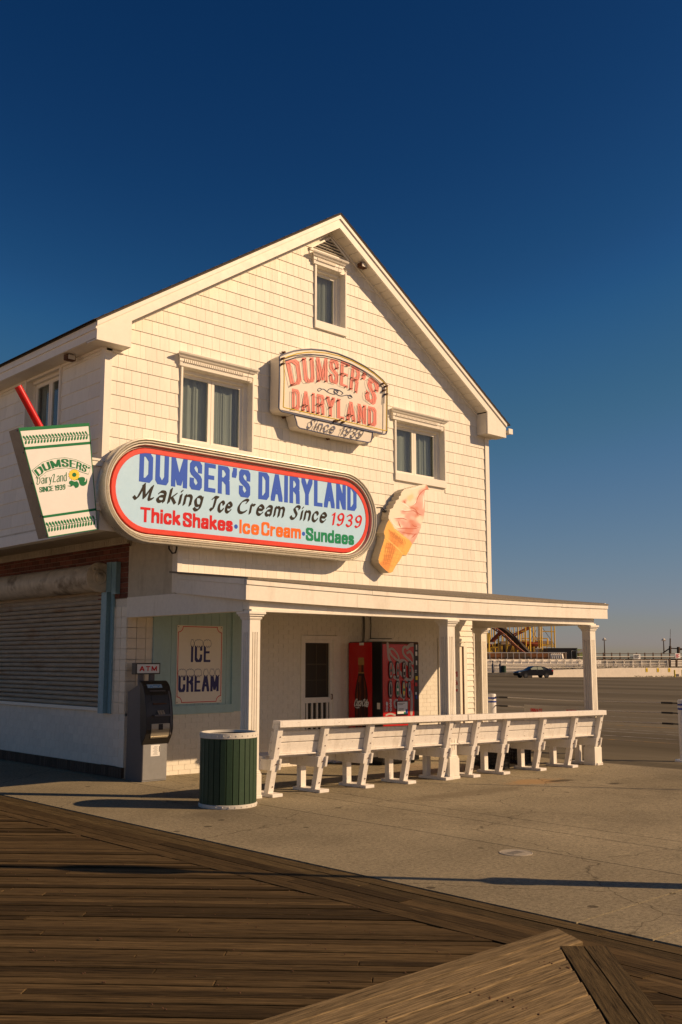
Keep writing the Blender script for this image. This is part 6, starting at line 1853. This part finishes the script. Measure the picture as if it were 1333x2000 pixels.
# brown pier railing
pr_ = empty('pier_railing', fp(1230, 1288, 165), 'brown timber pier railing on the skyline at the right', 'railing')
mb = MB(); fbox(mb, 1128, 1420, 1286.2, 1289.3, 165, 1.2); mb.build('deck_edge', 'farwood', pr_)
for px in np.arange(1131, 1420, 16.2): mb = MB(); fbox(mb, px - .9, px + .9, 1274.8, 1288, 164.7, .2); mb.build('railing_post', 'farwood', pr_)
for py, h_ in ((1276.3, 1.2), (1283.3, 1.4)): mb = MB(); fbox(mb, 1128, 1420, py, py + h_, 164.9, .12); mb.build('rail', 'farwood', pr_)
mb = MB(); fbox(mb, 1128, 1420, 1282.2, 1283.2, 164.6, .3); mb.build('bench_rail', 'farwhite', pr_)
for i, (a, b, c, d) in enumerate(((1238, 1251.5, 1277.6, 1287.2), (1319.5, 1329.5, 1276.2, 1285.8))):
    mb = MB(); fbox(mb, a, b, c, d, 164.3, .06); o = mb.build('railing_sign', 'paper'); tag(o, ('white square sign hung on the pier railing between two lamp posts', 'white square sign on the pier railing at the far right')[i], 'sign')
    mb = MB()
    for k in range(4): fbox(mb, a + 1.5, b - 1.5 - (k % 2) * 2, c + 1.5 + k * 1.9, c + 2.2 + k * 1.9, 164.22, .02)
    mb.build('sign_print', 'tdark' if i == 0 else 'tred', o)
# sea line
sea = MB(); a, b = fp(800, 1288.6, 600), fp(1900, 1288.6, 600); zsea = 1.7 - 1.9
sea.add([(-1400, 240, -.30), (1490, -300, -.30), (1490, 1490, -.30), (-1400, 1490, -.30)], [(0, 1, 2, 3)])
# street lamps
for i, (px, top, bt_) in enumerate(((1182, 1248, 1287), (1297.5, 1249, 1275))):
    D = 168; p0 = fp(px, bt_ + 1, D); p1 = fp(px, top + 2, D)
    l = empty('street_lamp', p0, ('slim dark street lamp rising behind the pier railing beside the last porch column', 'slim dark street lamp near the mast at the right edge')[i], 'street lamp', 'street lamps on the pier')
    mb = MB(); mb.tube([p0, (p0.x, p0.y, p1.z)], [.11, .07], 8); mb.build('pole', 'farwood', l)
    mb = MB(); q = Vector((p0.x, p0.y, p1.z)); mb.tube([q - _R * .30 + Vector((0, 0, .05)), q + _R * .34 + Vector((0, 0, .05))], .14, 8); mb.lathe([(.05, .1), (.2, .16), (.16, .34), (0, .38)], q, 10); mb.build('lamp_head', 'farwhite', l)
# mast and stair rail at the right edge
ms = empty('antenna_mast', fp(1309, 1276, 160), 'dark mast with a thin antenna above the pier railing', 'mast')
mb = MB(); mb.tube([fp(1309.3, 1276, 160), fp(1309.3, 1262, 160)], .2, 8); mb.tube([fp(1309.3, 1262, 160), fp(1309.5, 1247, 160)], .10, 8); mb.tube([fp(1309.5, 1247, 160), fp(1309.8, 1229, 160)], .03, 6); mb.build('mast_pole', 'farwood', ms)
mb = MB(); fbar(mb, (1309, 1266), (1295, 1275.5), 160, .16); mb.build('strut', 'farwood', ms)
mb = MB(); fbar(mb, (1309, 1266.2), (1340, 1267.5), 160, .16); fbar(mb, (1325.5, 1263.5), (1325.5, 1276), 160, .35); fbar(mb, (1326, 1268.3), (1350, 1268.3), 160, .22); mb.build('top_rail', 'farwood', ms)

# sheds behind
sh_ = empty('brown_shed', fp(1100, 1287, 185), 'low flat dark brown shed beside the roller coaster', 'shed')
mb = MB(); fbox(mb, 1071, 1128.4, 1266.2, 1290, 185, 9); mb.build('shed_walls', 'shed', sh_)
mb = MB(); fbox(mb, 1070.5, 1128.8, 1265.5, 1266.4, 184.8, 9.4); mb.build('roof_edge', 'atmside', sh_)
mb = MB(); fbox(mb, 1117, 1117.6, 1271, 1287, 184.7, .1); fbox(mb, 1126.4, 1127, 1271, 1287, 184.7, .1); fbox(mb, 1117, 1127, 1270.6, 1271.2, 184.7, .1); mb.build('gate_frame', 'farwhite', sh_)
mb = MB(); fbox(mb, 1128.6, 1147, 1267.6, 1287.5, 184, 4); o = mb.build('painted_kiosk', 'graf'); tag(o, 'small kiosk with a green and grey painted panel by the brown shed', 'kiosk')
# low arcade mass behind the coaster
mb = MB(); fbox(mb, 952, 1040, 1258.5, 1290, 215, 10); fbox(mb, 1000, 1040, 1262, 1290, 213, 1); o = mb.build('arcade_building', mat('arcade_brown', (.13, .07, .04), .8, var=.3, vscale=.6)); tag(o, 'low brown arcade building seen behind the yellow coaster supports', 'building')
# fence in front of the coaster
fc_ = empty('coaster_fence', fp(1020, 1287, 178), 'low fence with pale top rail in front of the roller coaster', 'fence')
mb = MB(); fbox(mb, 930, 1107, 1274.0, 1275.4, 178, .2); mb.build('top_rail', 'farwhite', fc_)
for px in list(np.arange(934, 1106, 11.5)): mb = MB(); fbox(mb, px, px + .9, 1275, 1287.5, 178, .1); mb.build('fence_post', 'farwhite', fc_)
mb = MB(); fbox(mb, 930, 1107, 1276, 1287.5, 178.4, .1); mb.build('mesh_infill', mat('fence_mesh', (.16, .11, .07), .9, c2=(.34, .14, .05), vscale=.5, thresh=(.45, .6)), fc_)
mb = MB(); fbox(mb, 930, 1135, 1286.8, 1288.2, 176, .5); mb.build('deck_edge', 'farwood', fc_)
mb = MB(); fbox(mb, 1105.5, 1107.2, 1274, 1287.5, 177.8, .3); mb.build('end_post', 'coastp', fc_)
for k in range(6): mb = MB(); fbar(mb, (1077 + k * 4, 1277), (1079 + k * 4, 1286.5), 177, .35); mb.build('stacked_panel', 'farwhite', fc_)

# the roller coaster
rc = empty('roller_coaster', fp(1010, 1287, 192), 'yellow and red steel roller coaster on the amusement pier beyond the parking lot', 'roller coaster')
random.seed(5)
cols = [(953.5, 1200, 1.0, 190), (956, 1236, 1.6, 188), (967.5, 1205, 1.0, 192), (975, 1238, 1.5, 189), (982, 1200, 1.1, 195), (990.5, 1195, 1.4, 188), (1006, 1250, 1.4, 190), (1013.5, 1190, 1.3, 188), (1018, 1205, .9, 194), (1022, 1200, 1.1, 196),
        (1036.5, 1190, 1.8, 188), (1043.5, 1200, 1.3, 193), (1053.5, 1195, .9, 189), (1056.5, 1195, 1.3, 189), (1060, 1190, 1.2, 187), (1069.5, 1255, .9, 190), (1079, 1180, 1.2, 188), (1085, 1182, 1.3, 188), (1047, 1210, .8, 200), (1001, 1230, .8, 200), (1026, 1215, .7, 200)]
for px, t, w_, D in cols:
    mb = MB(); mb.tube([fp(px, 1288, D), (fp(px, 1288, D).x, fp(px, 1288, D).y, fp(px, t, D).z)], w_ * .095, 8); mb.build('support_column', 'coasty', rc)
for px in (967, 990.5, 1013.5, 1036.5, 1059): mb = MB(); fbox(mb, px - 2, px + 2, 1277, 1287.3, 186.5, .6); mb.build('column_base', mat('pale_yellow', (.62, .46, .16), .7) if px == 967 else 'coasty', rc)
for k in range(26):
    px = 952 + k * 5.3 + random.random() * 3
    if px > 1064: continue
    D = 189 + random.random() * 12; t = random.choice([1200, 1215, 1236, 1250, 1262]); q_ = fp(px, 1288, D)
    mb = MB(); mb.tube([q_, (q_.x, q_.y, fp(px, t, D).z)], .075 + random.random() * .05, 6); mb.build('support_column', 'coasty', rc)
def brace(p0, p1, w_, m='coasty', D=190): mb = MB(); fbar(mb, p0, p1, D, w_); mb.build('brace', m, rc)
for p0, p1 in (((1060, 1233), (1085, 1234)), ((1018, 1233), (1026, 1233)), ((1019, 1247), (1034, 1247)), ((1019, 1251), (1034, 1252)), ((1044, 1246), (1060, 1246.5)), ((1044, 1250), (1060, 1250.5)), ((1060, 1247), (1070, 1247)), ((1070, 1247), (1070, 1258)), ((1060, 1259), (1085, 1260)),
               ((1060, 1261), (1085, 1263)), ((950, 1268), (966, 1263)), ((951, 1266), (975, 1264)), ((1002, 1258), (1010, 1258)), ((1036, 1258), (1060, 1258)), ((964, 1277), (953, 1260))): brace(p0, p1, .18)
for p0, p1 in (((1060, 1226), (1085, 1262)), ((1048, 1230), (1030, 1262)), ((1037, 1230), (1060, 1262)), ((990, 1240), (1013, 1232)), ((1010, 1265), (1025, 1285)), ((1036, 1262), (1052, 1286)), ((968, 1240), (990, 1232)), ((952, 1260), (985, 1240)), ((1013, 1286), (990, 1262)), ((975, 1286), (955, 1262))): brace(p0, p1, .07, 'coastd', 193)
def track(pts, D, m='coastr', w_=.26, gap=3.0, nm='track_rail'):
    ps = cr(pts, 6)
    for off in (0, gap):
        mb = MB(); mb.tube([fp(a, b + off, D + off * .3) for a, b in ps], w_, 6); mb.build(nm, m, rc)
    mb = MB()
    for i in range(0, len(ps) - 1):
        a, b = ps[i]; c, d = ps[i + 1]; fbar(mb, (a, b), (c, d + gap), D, .10); fbar(mb, (a, b + gap), (c, d), D, .10)
    mb.build('track_ties', m, rc)
track([(962, 1222), (985, 1238), (1010, 1262), (1038, 1284)], 187, 'coastr', .13, 5)
for k in range(16): brace((953 + k * 7, 1286), (960 + k * 7, 1240 + (k * 13) % 30), .07, 'coasty', 191 + k % 5); brace((953 + k * 7, 1250 + (k * 7) % 12), (962 + k * 7, 1250 + (k * 7) % 12), .09, 'coasty', 190)
track([(972, 1222), (990, 1233), (1015, 1256), (1043, 1284)], 188, 'coastd', .42, 2.5)
track([(948, 1268), (960, 1252), (974, 1238), (982, 1230)], 189, 'coastr', .28, 4)
track([(992, 1243), (1010, 1236), (1028, 1227), (1038, 1221)], 191, 'coastr', .16, 4)
track([(946, 1262), (975, 1257), (1010, 1247)], 196, 'coastd', .14, 3)
track([(1018, 1257), (1040, 1257.5), (1058, 1258)], 190, 'coastr', .30, 2.5)
for a, b, c, d, m in ((981, 1012, 1252, 1259, 'coastp'), (1018, 1056, 1253, 1256.5, 'coastr'), (1053, 1080, 1251.5, 1259, 'coastp'), (1018, 1078, 1258.6, 1260, 'farwood'), (985, 1010, 1258.5, 1288, 'farwood'), (1036, 1050, 1262, 1288, 'shed')):
    mb = MB(); fbox(mb, a, b, c, d, 194, 3); mb.build('station_platform', m, rc)
mb = MB(); fbox(mb, 1048, 1068, 1267, 1274, 189, 2); fbox(mb, 1046, 1070, 1266, 1267.2, 188.7, 2.4); mb.build('ride_car', 'farwhite', rc)
mb = MB(); fbox(mb, 958, 965, 1254, 1258, 188, 1); mb.build('ride_car', 'farwhite', rc)
for k in range(14): mb = MB(); fbox(mb, 990 + k * 4.2, 993 + k * 4.2, 1277, 1286, 180 + k % 3, .5); mb.build('queue_panel', ('coastr', 'coasty', 'farwood')[k % 3], rc)

# bins and posts by the ramp
for i, px in enumerate((963.5, 978)):
    p = fp(px, 1314, 133); mb = MB(); mb.lathe([(.17, 0), (.17, 1.1), (.12, 1.18), (.10, 1.55), (0, 1.6)], p, 10)
    o = mb.build('grey_bollard_post', 'atmside', smooth=True); tag(o, 'dark grey post at the lot edge, %s' % ('nearest the annex column' if i == 0 else 'touching the green bin'), 'post', 'dark posts at the far lot edge')
p = fp(984.5, 1313.5, 133); mb = MB(); mb.lathe([(.30, 0), (.32, .84), (.33, .88), (0, .9)], p, 14); o = mb.build('green_bin', 'canslat', smooth=True); tag(o, 'small dark green bin at the far edge of the parking lot', 'bin')

# ================================================================== CAR
def car():
    D = 131.0
    T_ = fframe(1042, 1320, D); base = T_.translation.copy()
    base.z = gz(base.x)
    T_ = Matrix.Translation(base) @ RT @ Matrix.Rotation(R(16), 4, 'Z') @ Matrix.Diagonal((1.02, 1, 1.06, 1))      # nose to the left, tail slightly to us
    c = empty('parked_car', base, 'dark blue-black four-door sedan parked alone across the empty lot', 'car')
    Ln = 4.7
    # side profile: x from nose (-) to tail (+)
    prof = [(-2.32, .42), (-2.34, .62), (-2.22, .78), (-1.6, .90), (-1.05, .98), (-.35, 1.36), (.15, 1.44), (.75, 1.43), (1.25, 1.32), (1.85, 1.08), (2.25, 1.04), (2.34, .92), (2.36, .55), (2.28, .32), (-2.2, .28)]
    def sect(y, top):   # narrower greenhouse
        return [(x, y, z) for x, z in prof]
    mb = MB(); W = .90; n = len(prof)
    rowsY = [(-W, .0), (-W * .97, .5), (-.62, 1), (.62, 1), (W * .97, .5), (W, 0)]
    vs = []
    for yy, k in rowsY:
        for x, z in prof:
            zz = z if z < .95 else (.95 + (z - .95) * (0 if k == 0 else (.06 if k == .5 else 1)))
            vs.append((x, yy, zz))
    fs = [tuple(range(n)), tuple(range(5 * n, 6 * n))]
    for r_ in range(5):
        for i in range(n): fs.append((r_ * n + i, r_ * n + (i + 1) % n, (r_ + 1) * n + (i + 1) % n, (r_ + 1) * n + i))
    mb.add([T_ @ Vector(v) for v in vs], fs); mb.build('body', 'carpaint', c, smooth=True)
    # glass
    def pane(ps, m, nm): mb = MB(); mb.add([T_ @ Vector(p) for p in ps], [tuple(range(len(ps)))]); mb.build(nm, m, c)
    def yg(z): return -(W * .97 + (.62 - W * .97) * max(0, (z - .98)) / .44) - .012
    for x0, x1, x2, x3 in ((-.92, -.32, .18, .18), (.25, .25, .78, 1.02), (1.10, .90, 1.12, 1.45)):
        pane([(x0, yg(1.0), 1.0), (x1, yg(1.33), 1.33), (x2, yg(1.37 if x2 < 1 else 1.27), 1.37 if x2 < 1 else 1.27), (x3, yg(1.02), 1.02)], 'carsee' if x0 < 1 else 'carglass', 'side_window')
    pane([(1.30, -.55, 1.325), (1.30, .55, 1.325), (1.84, .66, 1.10), (1.84, -.66, 1.10)], 'carglass', 'rear_window')
    pane([(-.40, -.55, 1.36), (-.40, .55, 1.36), (-1.02, .66, 1.00), (-1.02, -.66, 1.00)], 'carglass', 'windscreen')
    for x in (-1.45, 1.42):
        for s_ in (-1, 1):
            w_ = MB(); w_.lathe([(.20, -.02), (.30, -.03), (.325, .0), (.325, .16), (.30, .19), (.0, .19)], (0, 0, 0), 20, 'y')
            Tw = T_ @ Matrix.Translation((x, s_ * .92 - (.0 if s_ < 0 else 0), .325)) @ (Matrix.Identity(4) if s_ < 0 else Matrix.Rotation(math.pi, 4, 'Z'))
            w_.v = [tuple(Tw @ Vector(v)) for v in w_.v]; wo_ = w_.build('wheel', 'rubber', c, smooth=True)
            r_ = MB(); r_.lathe([(0, -.035), (.06, -.045), (.07, -.02)], (0, 0, 0), 14, 'y')
            for k in range(7): a = 2 * math.pi * k / 7; r_.bar((0, -.03, 0), (.2 * math.cos(a), -.03, .2 * math.sin(a)), .05, .02, (0, 1, 0))
            r_.lathe([(.195, -.03), (.215, -.035)], (0, 0, 0), 18, 'y')
            r_.v = [tuple(Tw @ Vector(v)) for v in r_.v]; r_.build('rim', 'rim', wo_)
    def bx_(nm, m, x0, x1, y0, y1, z0, z1): mb = MB(); mb.box(x0, x1, y0, y1, z0, z1, T_); mb.build(nm, m, c)
    bx_('tail_light', 'taill', 2.18, 2.375, -.905, -.55, .80, .95); bx_('tail_light', 'taill', 2.18, 2.375, .55, .905, .80, .95)
    bx_('headlight', 'paper', -2.35, -2.1, -.90, -.6, .62, .72); bx_('headlight', 'paper', -2.35, -2.1, .6, .90, .62, .72)
    bx_('number_plate', 'paper', 2.365, 2.378, -.22, .22, .70, .82); bx_('rear_bumper_trim', 'rim', 2.365, 2.385, -.6, .6, .36, .42)
    bx_('door_handle', 'rim', .02, .18, -.925, -.91, .86, .89); bx_('door_handle', 'rim', .95, 1.1, -.925, -.91, .88, .91); bx_('mirror', 'carpaint', -.95, -.78, -1.06, -.92, .98, 1.08)
car()

# ================================================================== POLES WHOSE SHADOWS CROSS THE GROUND (they stand right of the frame)
SD = Vector((SUN.x, SUN.y)).normalized()
def lamp_pole(tip_line_pt, s_, h, r0, r1, hb, lab, arm=False):
    b = Vector(tip_line_pt) + SD * s_
    z = gz(b.x); o = empty('lamp_post', (b.x, b.y, z), lab, 'lamp post')
    mb = MB(); mb.tube([(b.x, b.y, z), (b.x, b.y, z + hb - .12), (b.x, b.y, z + hb - .05), (b.x, b.y, z + hb + .05), (b.x, b.y, z + hb + .12), (b.x, b.y, z + h)], [r0, r0, r0 * 1.25, r0 * 1.25, r1, r1 * .8], 14); mb.build('post', 'pole', o, smooth=True)
    return o, b, z
o, b, z = lamp_pole((-.53, -8.945), 1.5, 5.2, .105, .045, 1.55, 'tall grey lamp post with stepped base standing right of the frame')
mb = MB(); mb.lathe([(.05, 2.95), (.13, 3.05), (.16, 3.25), (.13, 3.5), (.05, 3.6)], (b.x, b.y, z), 16); mb.build('shadow_bulge', 'pole', o, smooth=True)  # unseen bulge, shaped to cast the wide part of the post's shadow
mb = MB(); mb.lathe([(.06, 5.1), (.2, 5.25), (.22, 5.5), (.05, 5.7)], (b.x, b.y, z), 16); mb.build('lantern', 'cream', o, smooth=True)
p1, p2 = Vector((2.43, -2.59)), Vector((5.29, -5.80))
b2 = Vector((6.55, -7.25)); z = gz(b2.x); h2 = (b2 - p1).length * math.tan(ELEV)
o = empty('flag_pole', (b2.x, b2.y, z), 'thin white pole right of the frame on the concrete pad', 'pole')
mb = MB(); mb.tube([(b2.x, b2.y, z), (b2.x, b2.y, z + h2)], [.035, .02], 10); mb.build('shaft', 'farwhite', o); mb = MB(); mb.lathe([(.0, -.03), (.035, 0), (0, .03)], (b2.x, b2.y, z + h2), 10); mb.build('finial', 'farwhite', o)
